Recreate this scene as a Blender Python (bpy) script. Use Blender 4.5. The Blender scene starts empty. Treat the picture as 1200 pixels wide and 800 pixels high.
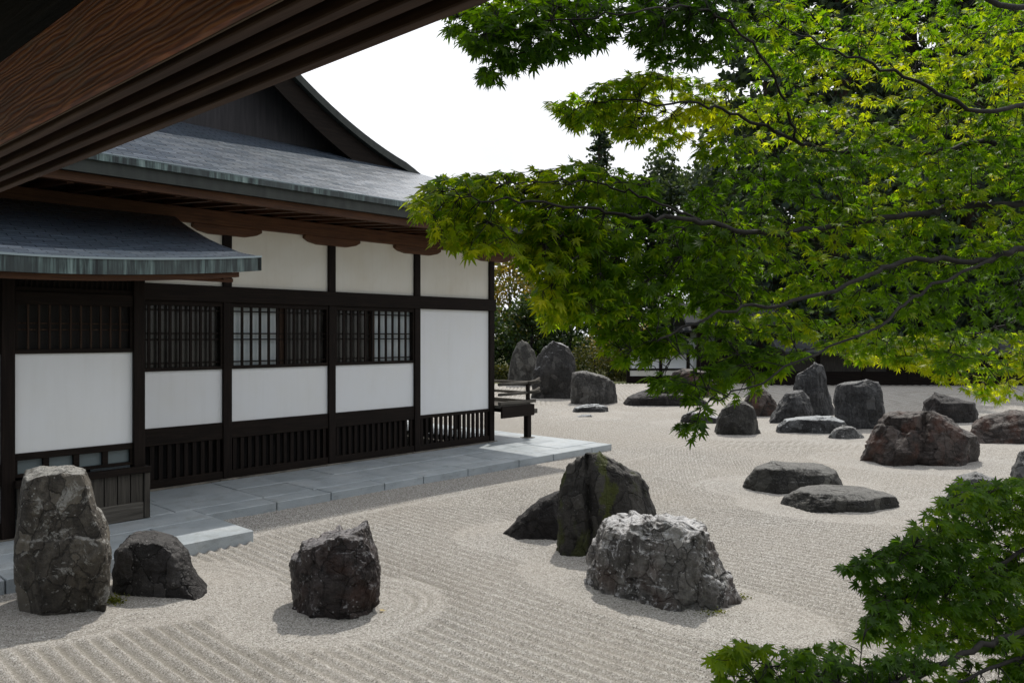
import bpy, math, random
import numpy as np
from mathutils import Vector, Matrix, noise
random.seed(7); np.random.seed(7)
R = math.radians
sc = bpy.context.scene
COL = sc.collection

# ------------------------------------------------------------------ camera, world, sun, exposure
F = 915.0; HY = 393.0; CX = 600.0; H = 2.3           # survey of the viewpoint (focal length, horizon, eye height)
cam = bpy.data.cameras.new('camera'); camo = bpy.data.objects.new('camera', cam); COL.objects.link(camo)
camo.location = (0, 0, H); camo.rotation_euler = (R(90), 0, 0)
cam.sensor_width = 36; cam.lens = 36 * F / 1200; cam.shift_y = -(400 - HY) / 1200
cam.clip_start = 0.05; cam.clip_end = 3000
sc.camera = camo

SUN_EL, SUN_AZ = R(57), R(17)                          # azimuth clockwise from straight ahead (+Y)
sd = Vector((math.sin(SUN_AZ) * math.cos(SUN_EL), math.cos(SUN_AZ) * math.cos(SUN_EL), math.sin(SUN_EL)))
w = bpy.data.worlds.new('World'); sc.world = w; w.use_nodes = True
wt = w.node_tree; wt.nodes.clear()
wo = wt.nodes.new('ShaderNodeOutputWorld'); bg = wt.nodes.new('ShaderNodeBackground')
sky = wt.nodes.new('ShaderNodeTexSky'); sky.sky_type = 'NISHITA'; sky.sun_disc = False
sky.sun_elevation = SUN_EL; sky.sun_rotation = SUN_AZ; sky.altitude = 800
tcw = wt.nodes.new('ShaderNodeTexCoord')
cn = wt.nodes.new('ShaderNodeTexNoise'); cn.inputs['Scale'].default_value = 2.6; cn.inputs['Detail'].default_value = 7
cn.inputs['Roughness'].default_value = 0.55
cr = wt.nodes.new('ShaderNodeMapRange'); cr.inputs['From Min'].default_value = 0.0; cr.inputs['From Max'].default_value = 0.55
vd = wt.nodes.new('ShaderNodeVectorMath'); vd.operation = 'DOT_PRODUCT'; vd.inputs[1].default_value = sd
fs_ = wt.nodes.new('ShaderNodeMapRange'); fs_.inputs['From Min'].default_value = -0.6; fs_.inputs['From Max'].default_value = 0.9
fs_.inputs['To Min'].default_value = 4.4; fs_.inputs['To Max'].default_value = 17.0      # thin cloud scatters forwards: bright round the sun
ad = wt.nodes.new('ShaderNodeMath'); ad.operation = 'MULTIPLY_ADD'; ad.inputs[1].default_value = 0.42; ad.inputs[2].default_value = 0.0
ad2 = wt.nodes.new('ShaderNodeMath'); ad2.operation = 'ADD'
cc = wt.nodes.new('ShaderNodeVectorMath'); cc.operation = 'SCALE'; cc.inputs[0].default_value = (0.97, 0.99, 1.03)
cm = wt.nodes.new('ShaderNodeMix'); cm.data_type = 'RGBA'
wt.links.new(tcw.outputs['Generated'], cn.inputs['Vector']); wt.links.new(tcw.outputs['Generated'], vd.inputs[0]); wt.links.new(vd.outputs['Value'], fs_.inputs['Value'])
wt.links.new(vd.outputs['Value'], ad.inputs[0]); wt.links.new(ad.outputs[0], ad2.inputs[0]); wt.links.new(cn.outputs['Fac'], ad2.inputs[1])
ad2.use_clamp = False; cr.inputs['From Min'].default_value = 0.42; cr.inputs['From Max'].default_value = 0.62
wt.links.new(ad2.outputs[0], cr.inputs['Value']); cv = wt.nodes.new('ShaderNodeMapRange'); cv.inputs['From Min'].default_value = 0.35; cv.inputs['From Max'].default_value = 0.68
cv.inputs['To Min'].default_value = 0.84; cv.inputs['To Max'].default_value = 1.12; wt.links.new(cn.outputs['Fac'], cv.inputs['Value'])
cw = wt.nodes.new('ShaderNodeMath'); cw.operation = 'MULTIPLY'; wt.links.new(fs_.outputs['Result'], cw.inputs[0]); wt.links.new(cv.outputs['Result'], cw.inputs[1])
wt.links.new(cw.outputs[0], cc.inputs['Scale']); wt.links.new(cc.outputs[0], cm.inputs['B'])
wt.links.new(cr.outputs['Result'], cm.inputs['Factor']); wt.links.new(sky.outputs['Color'], cm.inputs['A'])
wt.links.new(cm.outputs['Result'], bg.inputs['Color']); bg.inputs['Strength'].default_value = 0.1
wt.links.new(bg.outputs['Background'], wo.inputs['Surface'])
sl = bpy.data.lights.new('sun', 'SUN'); sl.energy = 4.2; sl.angle = R(0.6); sl.color = (1, 0.95, 0.87)
so = bpy.data.objects.new('sun', sl); COL.objects.link(so); so.rotation_euler = sd.to_track_quat('Z', 'Y').to_euler()
so.location = (10, 30, 40)
sc.view_settings.view_transform = 'Standard'; sc.view_settings.look = 'None'
sc.view_settings.exposure = -0.32; sc.view_settings.gamma = 1
sc.cycles.max_bounces = 8; sc.cycles.transparent_max_bounces = 6

# ------------------------------------------------------------------ helpers
def ray(px, py): return ((px - CX) / F, 1.0, (HY - py) / F)
def ground_at(px, py):
    r = ray(px, py); t = -H / r[2]; return Vector((r[0] * t, t, 0))
def at(px, py, Y):
    r = ray(px, py); return Vector((r[0] * Y, Y, H + r[2] * Y))

def tag(o, label=None, cat=None, group=None, kind=None):
    if label: o['label'] = label
    if cat: o['category'] = cat
    if group: o['group'] = group
    if kind: o['kind'] = kind
    return o
def empty(name, loc=(0, 0, 0), rz=0, label=None, cat=None, group=None):
    o = bpy.data.objects.new(name, None); COL.objects.link(o); o.location = loc; o.rotation_euler = (0, 0, rz)
    o.empty_display_size = 0.2
    return tag(o, label, cat, group)

class MB:
    def __init__(s): s.v = []; s.f = []; s.uv = None
    def box(s, x0, x1, y0, y1, z0, z1):
        b = len(s.v)
        s.v += [(x0,y0,z0),(x1,y0,z0),(x1,y1,z0),(x0,y1,z0),(x0,y0,z1),(x1,y0,z1),(x1,y1,z1),(x0,y1,z1)]
        s.f += [tuple(b + i for i in q) for q in ((0,3,2,1),(4,5,6,7),(0,1,5,4),(1,2,6,5),(2,3,7,6),(3,0,4,7))]
        return s
    def prism(s, pts, a0, a1, axis='x'):
        # closed outline (two coordinates) swept along one axis
        b = len(s.v); n = len(pts)
        for a in (a0, a1):
            for p, q in pts:
                s.v.append((a, p, q) if axis == 'x' else (p, a, q) if axis == 'y' else (p, q, a))
        s.f.append(tuple(b + i for i in range(n))[::-1]); s.f.append(tuple(b + n + i for i in range(n)))
        for i in range(n):
            j = (i + 1) % n; s.f.append((b + i, b + j, b + n + j, b + n + i))
        return s
    def tube(s, pts, rad, seg=6):
        b = len(s.v); n = len(pts); prev = None
        for i, p in enumerate(pts):
            p = Vector(p); d = (Vector(pts[min(i + 1, n - 1)]) - Vector(pts[max(i - 1, 0)])).normalized()
            if prev is None: prev = d.orthogonal().normalized()
            prev = (prev - d * prev.dot(d)).normalized(); c = d.cross(prev)
            r = rad[i] if hasattr(rad, '__len__') else rad
            for k in range(seg):
                a = 2 * math.pi * k / seg
                s.v.append(tuple(p + (prev * math.cos(a) + c * math.sin(a)) * r))
        for i in range(n - 1):
            for k in range(seg):
                a = b + i * seg + k; c_ = b + i * seg + (k + 1) % seg
                s.f.append((a, c_, c_ + seg, a + seg))
        s.f.append(tuple(b + k for k in range(seg))[::-1]); s.f.append(tuple(b + (n - 1) * seg + k for k in range(seg)))
        return s
    def build(s, name, mat, parent=None, smooth=False, bevel=0):
        m = bpy.data.meshes.new(name); m.from_pydata(s.v, [], s.f); m.update()
        if s.uv is not None:
            l = m.uv_layers.new(name='UVMap')
            li = np.empty(len(m.loops), dtype=np.int32); m.loops.foreach_get('vertex_index', li)
            l.data.foreach_set('uv', np.asarray(s.uv, dtype=np.float32)[li].ravel())
        for mm in (mat if isinstance(mat, (list, tuple)) else [mat]): m.materials.append(mm)
        if smooth: m.polygons.foreach_set('use_smooth', [True] * len(m.polygons))
        o = bpy.data.objects.new(name, m); COL.objects.link(o)
        if parent: o.parent = parent
        if bevel:
            md = o.modifiers.new('bevel', 'BEVEL'); md.width = bevel; md.segments = 1; md.limit_method = 'ANGLE'; md.angle_limit = R(40)
        return o
    def grid(s, fn, us, vs):
        b = len(s.v); nu, nv = len(us), len(vs)
        if s.uv is None: s.uv = []
        for v in vs:
            for u in us:
                p, t = fn(u, v); s.v.append(p); s.uv.append(t)
        for j in range(nv - 1):
            for i in range(nu - 1):
                a = b + j * nu + i; s.f.append((a, a + 1, a + nu + 1, a + nu))
        return s

def lin(a, b, n): return [a + (b - a) * i / (n - 1) for i in range(n)]
def interp(pts, x):
    if x <= pts[0][0]: return pts[0][1]
    for (a, p), (b, q) in zip(pts, pts[1:]):
        if x <= b: return p + (q - p) * (x - a) / (b - a)
    return pts[-1][1]

# ------------------------------------------------------------------ materials
class NT:
    def __init__(s, name):
        s.m = bpy.data.materials.new(name); s.m.use_nodes = True; s.t = s.m.node_tree
        s.p = s.t.nodes['Principled BSDF']; s.out = s.t.nodes['Material Output']
        s.tc = s.t.nodes.new('ShaderNodeTexCoord')
    def n(s, typ, **kw):
        x = s.t.nodes.new('ShaderNode' + typ)
        for k, v in kw.items():
            if k in x.inputs: x.inputs[k].default_value = v
            else: setattr(x, k, v)
        return x
    def l(s, a, b): s.t.links.new(a, b)
    def mapped(s, scale=(1,1,1), loc=(0,0,0), src='Object', rot=(0,0,0)):
        m = s.n('Mapping'); m.inputs['Scale'].default_value = scale; m.inputs['Location'].default_value = loc; m.inputs['Rotation'].default_value = rot
        s.l(s.tc.outputs[src], m.inputs['Vector']); return m.outputs['Vector']
    def noise(s, vec, scale, detail=4, rough=0.55, dist=0):
        x = s.n('TexNoise', Scale=scale, Detail=detail, Roughness=rough, Distortion=dist); s.l(vec, x.inputs['Vector']); return x.outputs['Fac']
    def ramp(s, fac, stops):
        x = s.n('ValToRGB'); e = x.color_ramp.elements
        while len(e) < len(stops): e.new(0.5)
        for el, (pos, c) in zip(e, stops): el.position = pos; el.color = (*c, 1) if len(c) == 3 else c
        s.l(fac, x.inputs['Fac']); return x.outputs['Color']
    def mix(s, fac, a, b, typ='MIX'):
        x = s.n('Mix', data_type='RGBA', blend_type=typ)
        if isinstance(fac, (int, float)): x.inputs['Factor'].default_value = fac
        else: s.l(fac, x.inputs['Factor'])
        for nm, val in (('A', a), ('B', b)):
            if isinstance(val, tuple): x.inputs[nm].default_value = (*val, 1)
            else: s.l(val, x.inputs[nm])
        return x.outputs['Result']
    def math(s, op, a, b=None):
        x = s.n('Math', operation=op)
        for i, val in enumerate((a, b)):
            if val is None: continue
            if isinstance(val, (int, float)): x.inputs[i].default_value = val
            else: s.l(val, x.inputs[i])
        return x.outputs[0]
    def bump(s, h, strength=0.5, dist=0.01, prev=None):
        x = s.n('Bump', Strength=strength, Distance=dist); s.l(h, x.inputs['Height'])
        if prev is not None: s.l(prev, x.inputs['Normal'])
        return x.outputs['Normal']
    def done(s, col=None, rough=0.7, normal=None, spec=None):
        if col is not None:
            if isinstance(col, tuple): s.p.inputs['Base Color'].default_value = (*col, 1)
            else: s.l(col, s.p.inputs['Base Color'])
        if isinstance(rough, (int, float)): s.p.inputs['Roughness'].default_value = rough
        else: s.l(rough, s.p.inputs['Roughness'])
        if normal is not None: s.l(normal, s.p.inputs['Normal'])
        if spec is not None: s.p.inputs['Specular IOR Level'].default_value = spec
        return s.m

def wood(name, c0, c1, c2, axis='x', rough=0.65, spec=0.35):
    t = NT(name)
    sca = {'x': (0.7, 14, 14), 'y': (14, 0.7, 14), 'z': (14, 14, 0.7)}[axis]
    v = t.mapped(sca)
    g = t.noise(v, 3.0, 6, 0.65, 0.6)
    big = t.noise(t.mapped((1, 1, 1)), 1.7, 3)
    col = t.ramp(g, [(0.3, c0), (0.5, c1), (0.72, c2)])
    col = t.mix(t.math('MULTIPLY', big, 0.6), col, tuple(x * 0.45 for x in c0))
    return t.done(col, rough, t.bump(g, 0.35, 0.006), spec)
M = {}
M['wood_x'] = wood('dark_timber_long', (0.006, 0.004, 0.003), (0.013, 0.008, 0.0055), (0.027, 0.018, 0.013), 'x', 0.7, 0.15)
M['wood_y'] = wood('dark_timber_cross', (0.006, 0.004, 0.003), (0.013, 0.008, 0.0055), (0.027, 0.018, 0.013), 'y', 0.7, 0.15)
M['wood_z'] = wood('dark_timber_upright', (0.006, 0.004, 0.003), (0.013, 0.008, 0.006), (0.027, 0.018, 0.0135), 'z', 0.7, 0.15)
M['grey_z'] = wood('weathered_grey_timber', (0.03, 0.026, 0.022), (0.07, 0.062, 0.052), (0.12, 0.108, 0.09), 'z', 0.8, 0.2)
M['grey_x'] = wood('weathered_grey_rail', (0.05, 0.045, 0.038), (0.12, 0.108, 0.092), (0.2, 0.185, 0.16), 'x', 0.8, 0.2)
M['grey_y'] = wood('weathered_grey_crossrail', (0.05, 0.045, 0.038), (0.12, 0.108, 0.092), (0.2, 0.185, 0.16), 'y', 0.8, 0.2)
M['red_x'] = wood('warm_brown_timber', (0.05, 0.018, 0.007), (0.11, 0.042, 0.015), (0.17, 0.075, 0.03), 'x', 0.6)
M['red_y'] = wood('warm_brown_rafter', (0.04, 0.015, 0.006), (0.09, 0.035, 0.013), (0.14, 0.06, 0.025), 'y', 0.6)

M['red_z'] = wood('dim_brown_lattice', (0.02, 0.011, 0.007), (0.05, 0.03, 0.02), (0.085, 0.055, 0.038), 'z', 0.75, 0.15)
def plaster(name, base, warm):
    t = NT(name)
    a = t.noise(t.mapped((1, 1, 1)), 1.3, 5, 0.6); b = t.noise(t.mapped((3, 3, 0.5)), 1.6, 4, 0.6)
    col = t.mix(t.ramp(a, [(0.42, (0, 0, 0)), (0.75, (0.55, 0.55, 0.55))]), base, warm)
    col = t.mix(t.ramp(b, [(0.55, (0, 0, 0)), (0.85, (0.22, 0.22, 0.22))]), col, tuple(x * 0.78 for x in warm))
    st = t.noise(t.mapped((9, 9, 0.35)), 1.4, 5, 0.65); col = t.mix(t.ramp(st, [(0.52, (0, 0, 0)), (0.8, (0.13, 0.13, 0.13))]), col, tuple(x * 0.72 for x in warm))
    fine = t.noise(t.mapped((1, 1, 1)), 60, 3)
    return t.done(col, 0.85, t.bump(fine, 0.12, 0.003), 0.2)
M['plaster'] = plaster('white_plaster', (0.80, 0.81, 0.82), (0.77, 0.765, 0.735))
M['plaster_up'] = plaster('cream_plaster', (0.80, 0.775, 0.70), (0.68, 0.62, 0.50))

def copper_roof(name, c0, c1):
    t = NT(name)
    uv = t.mapped((1, 1, 1), src='UV')
    br = t.n('TexBrick', Scale=1.0); br.inputs['Brick Width'].default_value = 0.30; br.inputs['Row Height'].default_value = 0.10
    br.inputs['Mortar Size'].default_value = 0.006; br.inputs['Mortar Smooth'].default_value = 0.4; br.inputs['Bias'].default_value = 0.0
    br.inputs['Color1'].default_value = (0.3, 0.3, 0.3, 1); br.inputs['Color2'].default_value = (0.8, 0.8, 0.8, 1); br.inputs['Mortar'].default_value = (0, 0, 0, 1)
    t.l(uv, br.inputs['Vector'])
    sep = t.n('SeparateXYZ'); t.l(uv, sep.inputs[0])
    saw = t.math('FRACT', t.math('DIVIDE', sep.outputs[1], 0.10))
    hgt = t.math('SUBTRACT', t.math('MULTIPLY', t.math('SUBTRACT', 1.0, saw), 1.0), t.math('MULTIPLY', br.outputs['Fac'], 0.6))
    tile = t.n('RGBToBW'); t.l(br.outputs['Color'], tile.inputs[0])
    big = t.noise(t.mapped((1, 1, 1)), 0.9, 5, 0.6)
    col = t.mix(tile.outputs[0], c0, c1)
    col = t.mix(t.ramp(big, [(0.4, (0, 0, 0)), (0.7, (0.6, 0.6, 0.6))]), col, (0.065, 0.095, 0.12))
    col = t.mix(t.math('MULTIPLY', br.outputs['Fac'], 0.5), col, (0.012, 0.013, 0.015))
    lap = t.ramp(saw, [(0.0, (0.6, 0.6, 0.6)), (0.10, (0.6, 0.6, 0.6)), (0.22, (0, 0, 0))])   # shadow of the gap under each course, painted as a dark line
    col = t.mix(lap, col, (0.008, 0.01, 0.014))
    ro = t.math('ADD', t.math('MULTIPLY', tile.outputs[0], 0.2), 0.22)
    hh = t.math('ADD', hgt, t.math('MULTIPLY', tile.outputs[0], 0.5))
    # every plate lies a touch differently, so some catch the light
    ux_ = t.math('FLOOR', t.math('DIVIDE', sep.outputs[0], 0.15)); vy_ = t.math('FLOOR', t.math('DIVIDE', sep.outputs[1], 0.10))
    cmb = t.n('CombineXYZ'); t.l(ux_, cmb.inputs[0]); t.l(vy_, cmb.inputs[1])
    wn_ = t.n('TexWhiteNoise', noise_dimensions='2D'); t.l(cmb.outputs[0], wn_.inputs['Vector'])
    sub = t.n('VectorMath', operation='SUBTRACT'); t.l(wn_.outputs['Color'], sub.inputs[0]); sub.inputs[1].default_value = (0.5, 0.5, 0.5)
    scl = t.n('VectorMath', operation='SCALE'); t.l(sub.outputs[0], scl.inputs[0]); scl.inputs['Scale'].default_value = 0.2
    bmp = t.bump(hh, 0.9, 0.024); add = t.n('VectorMath', operation='ADD'); t.l(bmp, add.inputs[0]); t.l(scl.outputs[0], add.inputs[1])
    nz_ = t.n('VectorMath', operation='NORMALIZE'); t.l(add.outputs[0], nz_.inputs[0])
    col = t.mix(t.math('MULTIPLY', wn_.outputs['Value'], 0.5), col, (0.04, 0.048, 0.06))
    return t.done(col, ro, nz_.outputs[0], 0.5)
M['roof'] = copper_roof('slate_grey_copper_shingles', (0.045, 0.064, 0.095), (0.11, 0.142, 0.19))

def patina(name):
    t = NT(name)
    a = t.noise(t.mapped((7, 7, 0.4)), 1.6, 5, 0.7)
    b = t.noise(t.mapped((1.2, 1.2, 0.3)), 2.0, 3, 0.6)
    col = t.ramp(a, [(0.38, (0.010, 0.013, 0.016)), (0.47, (0.035, 0.05, 0.052)), (0.56, (0.13, 0.19, 0.185)), (0.72, (0.36, 0.44, 0.425))])
    col = t.mix(t.ramp(b, [(0.42, (0, 0, 0)), (0.62, (0.85, 0.85, 0.85))]), col, (0.04, 0.05, 0.052))
    return t.done(col, 0.5, t.bump(a, 0.1, 0.004), 0.4)
t = NT('old_dull_roof'); a = t.noise(t.mapped((1, 1, 1)), 3, 5)
M['roof_far'] = t.done(t.ramp(a, [(0.3, (0.02, 0.022, 0.024)), (0.7, (0.05, 0.052, 0.054))]), 0.85, None, 0.15)
M['patina'] = patina('streaked_copper_patina')
t = NT('dark_eave_edge'); a = t.noise(t.mapped((5, 5, 1)), 2, 4)
M['eave_dark'] = t.done(t.ramp(a, [(0.3, (0.012, 0.016, 0.014)), (0.7, (0.035, 0.042, 0.036))]), 0.6)
t = NT('dark_gable_boards'); a = t.noise(t.mapped((12, 12, 0.7)), 2, 5)
M['gable'] = t.done(t.ramp(a, [(0.3, (0.012, 0.011, 0.014)), (0.7, (0.035, 0.03, 0.034))]), 0.7)
t = NT('frosted_pane'); a = t.noise(t.mapped((1, 1, 1)), 2.5, 2)
M['pane'] = t.done(t.ramp(a, [(0.3, (0.42, 0.48, 0.50)), (0.7, (0.56, 0.60, 0.61))]), 0.25)
t = NT('dim_pane'); a = t.noise(t.mapped((1, 1, 1)), 2.0, 2)
M['pane_dark'] = t.done(t.ramp(a, [(0.3, (0.02, 0.018, 0.016)), (0.7, (0.05, 0.047, 0.042))]), 0.22)
t = NT('grey_low_pane'); M['pane_low'] = t.done((0.13, 0.165, 0.175), 0.3)
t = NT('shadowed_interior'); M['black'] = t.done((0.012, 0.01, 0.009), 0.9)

def slab_stone(name):
    t = NT(name)
    a = t.noise(t.mapped((1, 1, 1)), 2.2, 5, 0.6); b = t.noise(t.mapped((1, 1, 1)), 70, 3)
    info = t.n('ObjectInfo')
    col = t.ramp(a, [(0.3, (0.30, 0.34, 0.365)), (0.52, (0.40, 0.44, 0.465)), (0.75, (0.49, 0.52, 0.53))])
    col = t.mix(t.ramp(b, [(0.45, (0, 0, 0)), (0.8, (0.5, 0.5, 0.5))]), col, (0.2, 0.215, 0.225))
    col = t.mix(t.math('MULTIPLY', info.outputs['Random'], 0.45), col, (0.25, 0.28, 0.295))
    dn = t.noise(t.mapped((1, 1, 2)), 5.5, 6, 0.7); col = t.mix(t.ramp(dn, [(0.50, (0, 0, 0)), (0.72, (0.55, 0.55, 0.55))]), col, (0.17, 0.175, 0.16))
    return t.done(col, 0.45, t.bump(t.math('ADD', b, a), 0.25, 0.003), 0.5)
M['slab'] = slab_stone('blue_grey_paving_stone')
t = NT('beige_foundation_stone'); a = t.noise(t.mapped((1, 1, 1)), 6, 5)
M['plinth'] = t.done(t.ramp(a, [(0.3, (0.10, 0.09, 0.075)), (0.7, (0.24, 0.215, 0.18))]), 0.85, t.bump(a, 0.4, 0.01))

def gravel_mat():
    t = NT('white_granite_gravel')
    ob = t.mapped((1, 1, 1))
    v = t.n('TexVoronoi', Scale=125.0, feature='F1'); t.l(ob, v.inputs['Vector'])
    sv = t.n('SeparateColor'); t.l(v.outputs['Color'], sv.inputs[0])
    fine = t.noise(ob, 240, 2); big = t.noise(ob, 0.5, 4, 0.6)
    col = t.ramp(sv.outputs[0], [(0.0, (0.10, 0.092, 0.082)), (0.2, (0.27, 0.254, 0.23)), (0.7, (0.40, 0.382, 0.352)), (1.0, (0.61, 0.595, 0.565))])
    col = t.mix(t.ramp(big, [(0.35, (0, 0, 0)), (0.7, (0.4, 0.4, 0.4))]), col, (0.36, 0.325, 0.28))
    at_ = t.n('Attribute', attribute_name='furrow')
    col = t.mix(t.math('MULTIPLY', at_.outputs['Fac'], 0.85), col, (0.2, 0.185, 0.155))   # coarse dark grit in the furrows, deepened to paint in their shade
    nrm = t.bump(t.math('SUBTRACT', fine, v.outputs['Distance']), 0.8, 0.008)
    return t.done(col, 0.9, nrm, 0.15)
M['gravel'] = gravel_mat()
t = NT('mossy_earth'); a = t.noise(t.mapped((1, 1, 1)), 0.8, 6); b = t.noise(t.mapped((1, 1, 1)), 12, 4)
M['earth'] = t.done(t.ramp(t.math('ADD', t.math('MULTIPLY', a, 0.6), t.math('MULTIPLY', b, 0.4)), [(0.35, (0.03, 0.045, 0.015)), (0.5, (0.07, 0.08, 0.03)), (0.68, (0.13, 0.11, 0.07))]), 0.95, t.bump(b, 0.8, 0.03), 0.1)

def rock_mat(name, c0, c1, c2, lichen=0.4, lichen_toplight_col=(0.45, 0.45, 0.43), streak=0.4, moss=0.0, top=0.3, seed=0.0, rust=0.0, rough=0.58, lscale=5.0, moss_x=None):
    DK = 0.62
    c0, c1, c2 = (tuple(x * DK for x in c) for c in (c0, c1, c2)); lichen_toplight_col = tuple(x * 0.9 for x in lichen_toplight_col)
    t = NT(name)
    ob = t.mapped((1, 1, 1), (seed, seed * 1.7, seed * .6))
    a = t.noise(ob, 2.6, 8, 0.65, 0.4)
    f = t.noise(ob, 16, 8, 0.72)
    mus = t.noise(t.mapped((7, 7, 0.8), (seed, 0, seed)), 1.5, 6, 0.65, 0.3)
    col = t.ramp(a, [(0.28, c0), (0.5, c1), (0.72, c2)])
    col = t.mix(t.ramp(mus, [(0.4, (0, 0, 0)), (0.7, (streak, streak, streak))]), col, tuple(min(1, x * 1.9) for x in c2))
    col = t.mix(t.ramp(f, [(0.35, (0.75, 0.75, 0.75)), (0.55, (0, 0, 0))]), col, tuple(x * 0.55 for x in c0))
    wv = t.n('VectorMath', operation='ADD'); wn = t.n('TexNoise', Scale=3.0, Detail=5.0); t.l(ob, wn.inputs['Vector'])
    ws = t.n('VectorMath', operation='SCALE'); t.l(wn.outputs['Color'], ws.inputs[0]); ws.inputs['Scale'].default_value = 0.28
    t.l(t.mapped((1, 1, 0.65), (seed, seed * 1.7, seed * .6)), wv.inputs[0]); t.l(ws.outputs[0], wv.inputs[1])
    vf = t.n('TexVoronoi', Scale=5.5); t.l(wv.outputs[0], vf.inputs['Vector']); vs_ = t.n('SeparateColor'); t.l(vf.outputs['Color'], vs_.inputs[0])
    ve = t.n('TexVoronoi', Scale=5.5, feature='DISTANCE_TO_EDGE'); t.l(wv.outputs[0], ve.inputs['Vector'])
    col = t.mix(t.math('MULTIPLY', vs_.outputs[0], 0.55), col, tuple(x * 0.45 for x in c0))
    col = t.mix(t.ramp(vs_.outputs[1], [(0.72, (0, 0, 0)), (0.95, (0.6, 0.6, 0.6))]), col, tuple(min(1, x * 1.7) for x in c2))
    jt = t.ramp(ve.outputs['Distance'], [(0.0, (0.7, 0.7, 0.7)), (0.035, (0, 0, 0))])
    col = t.mix(jt, col, tuple(x * 0.35 for x in c0))
    if rust:
        rn = t.noise(ob, 3.3, 4, 0.5); col = t.mix(t.ramp(rn, [(0.5, (0, 0, 0)), (0.66, (rust, rust, rust))]), col, (0.075, 0.032, 0.02))
    l1 = t.noise(ob, lscale, 9, 0.78, 0.5)
    lo = 0.80 - 0.34 * lichen
    col = t.mix(t.ramp(l1, [(lo - 0.05, (0, 0, 0)), (lo, (0.85, 0.85, 0.85))]), col, lichen_toplight_col)
    l2 = t.n('TexVoronoi', Scale=22.0); t.l(ob, l2.inputs['Vector'])
    l3 = t.noise(ob, 4, 3)
    spots = t.math('MULTIPLY', t.math('LESS_THAN', l2.outputs['Distance'], 0.17), t.math('GREATER_THAN', l3, 0.56 - 0.1 * lichen))
    col = t.mix(t.math('MULTIPLY', spots, min(1, lichen * 1.3)), col, tuple(x * 0.9 for x in lichen_toplight_col))
    if top:                                               # upward faces paled: lichen, plus toplight painted into the colour
        ge = t.n('NewGeometry'); sp = t.n('SeparateXYZ'); t.l(ge.outputs['Normal'], sp.inputs[0])
        up = t.ramp(t.math('ADD', sp.outputs[2], t.math('MULTIPLY', t.math('SUBTRACT', f, 0.5), 1.6)), [(0.62, (0, 0, 0)), (0.95, (top, top, top))])
        col = t.mix(up, col, lichen_toplight_col)
    if moss:
        mn = t.noise(t.mapped((2.4, 2.4, 0.9), (seed, 3, 1)), 1.6, 6, 0.65)
        col = t.mix(t.ramp(mn, [(0.62 - moss * 0.1, (0, 0, 0)), (0.70 - moss * 0.1, (0.9, 0.9, 0.9))]), col, (0.045, 0.052, 0.012))
        if moss_x:                                       # a streak of moss down one cleft
            sx_ = t.n('SeparateXYZ'); t.l(t.tc.outputs['Object'], sx_.inputs[0])
            dx_ = t.math('ABSOLUTE', t.math('ADD', t.math('SUBTRACT', sx_.outputs[0], moss_x[0] + 0.22), t.math('MULTIPLY', t.noise(ob, 3.0, 4, .6), 0.44)))
            mk = t.math('SUBTRACT', 1.0, t.math('DIVIDE', dx_, moss_x[1])); mk = t.math('ADD', t.math('MULTIPLY', mk, 0.5), t.math('MULTIPLY', t.noise(ob, 7, 5, .65), 0.9))
            col = t.mix(t.ramp(mk, [(0.70, (0, 0, 0)), (0.82, (0.9, 0.9, 0.9))]), col, (0.06, 0.07, 0.01))
    hg = t.math('ADD', t.math('SUBTRACT', t.math('MULTIPLY', a, 1.2), t.math('MULTIPLY', jt, 0.22)), t.math('ADD', t.math('MULTIPLY', f, 0.5), t.math('MULTIPLY', mus, 0.5)))
    return t.done(col, rough, t.bump(hg, 1.0, 0.085), 0.3)

def leaf_mat(name, c_lo, c_mid, c_hi, trans=0.5, scale=3.0, gloss=0.45, spec=0.3):
    t = NT(name)
    a = t.noise(t.mapped((1, 1, 1)), scale, 3, 0.6)
    at_ = t.n('Attribute', attribute_name='tint')
    k = t.math('ADD', t.math('MULTIPLY', a, 0.45), t.math('MULTIPLY', at_.outputs['Fac'], 0.6))
    col = t.ramp(k, [(0.22, c_lo), (0.5, c_mid), (0.82, c_hi)])
    t.done(col, gloss, None, spec)
    tr = t.n('BsdfTranslucent'); t.l(t.mix(1.0, col, (2.35, 2.15, 0.6), 'MULTIPLY'), tr.inputs['Color'])
    mx = t.n('MixShader'); mx.inputs[0].default_value = trans
    t.l(t.p.outputs[0], mx.inputs[1]); t.l(tr.outputs[0], mx.inputs[2]); t.l(mx.outputs[0], t.out.inputs['Surface'])
    return t.m
M['maple'] = leaf_mat('maple_leaf_green', (0.022, 0.064, 0.004), (0.088, 0.18, 0.007), (0.31, 0.35, 0.016), 0.68)
M['maple_low'] = leaf_mat('maple_leaf_deep_green', (0.02, 0.062, 0.005), (0.06, 0.14, 0.006), (0.15, 0.23, 0.011), 0.6)
M['cedar'] = leaf_mat('cedar_needles', (0.016, 0.032, 0.022), (0.034, 0.058, 0.04), (0.06, 0.09, 0.06), 0.3, 1.0, 0.7)
M['broad'] = leaf_mat('evergreen_leaves', (0.012, 0.03, 0.010), (0.028, 0.055, 0.015), (0.06, 0.09, 0.022), 0.25, 1.2, 0.5)
M['autumn'] = leaf_mat('turning_leaves', (0.05, 0.07, 0.015), (0.13, 0.13, 0.03), (0.26, 0.18, 0.05), 0.35, 1.2, 0.6)
M['hedge'] = leaf_mat('clipped_azalea_leaves', (0.02, 0.032, 0.010), (0.05, 0.06, 0.018), (0.11, 0.105, 0.035), 0.25, 1.5, 0.5)
t = NT('maple_bark'); a = t.noise(t.mapped((20, 20, 4)), 2, 5)
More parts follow.
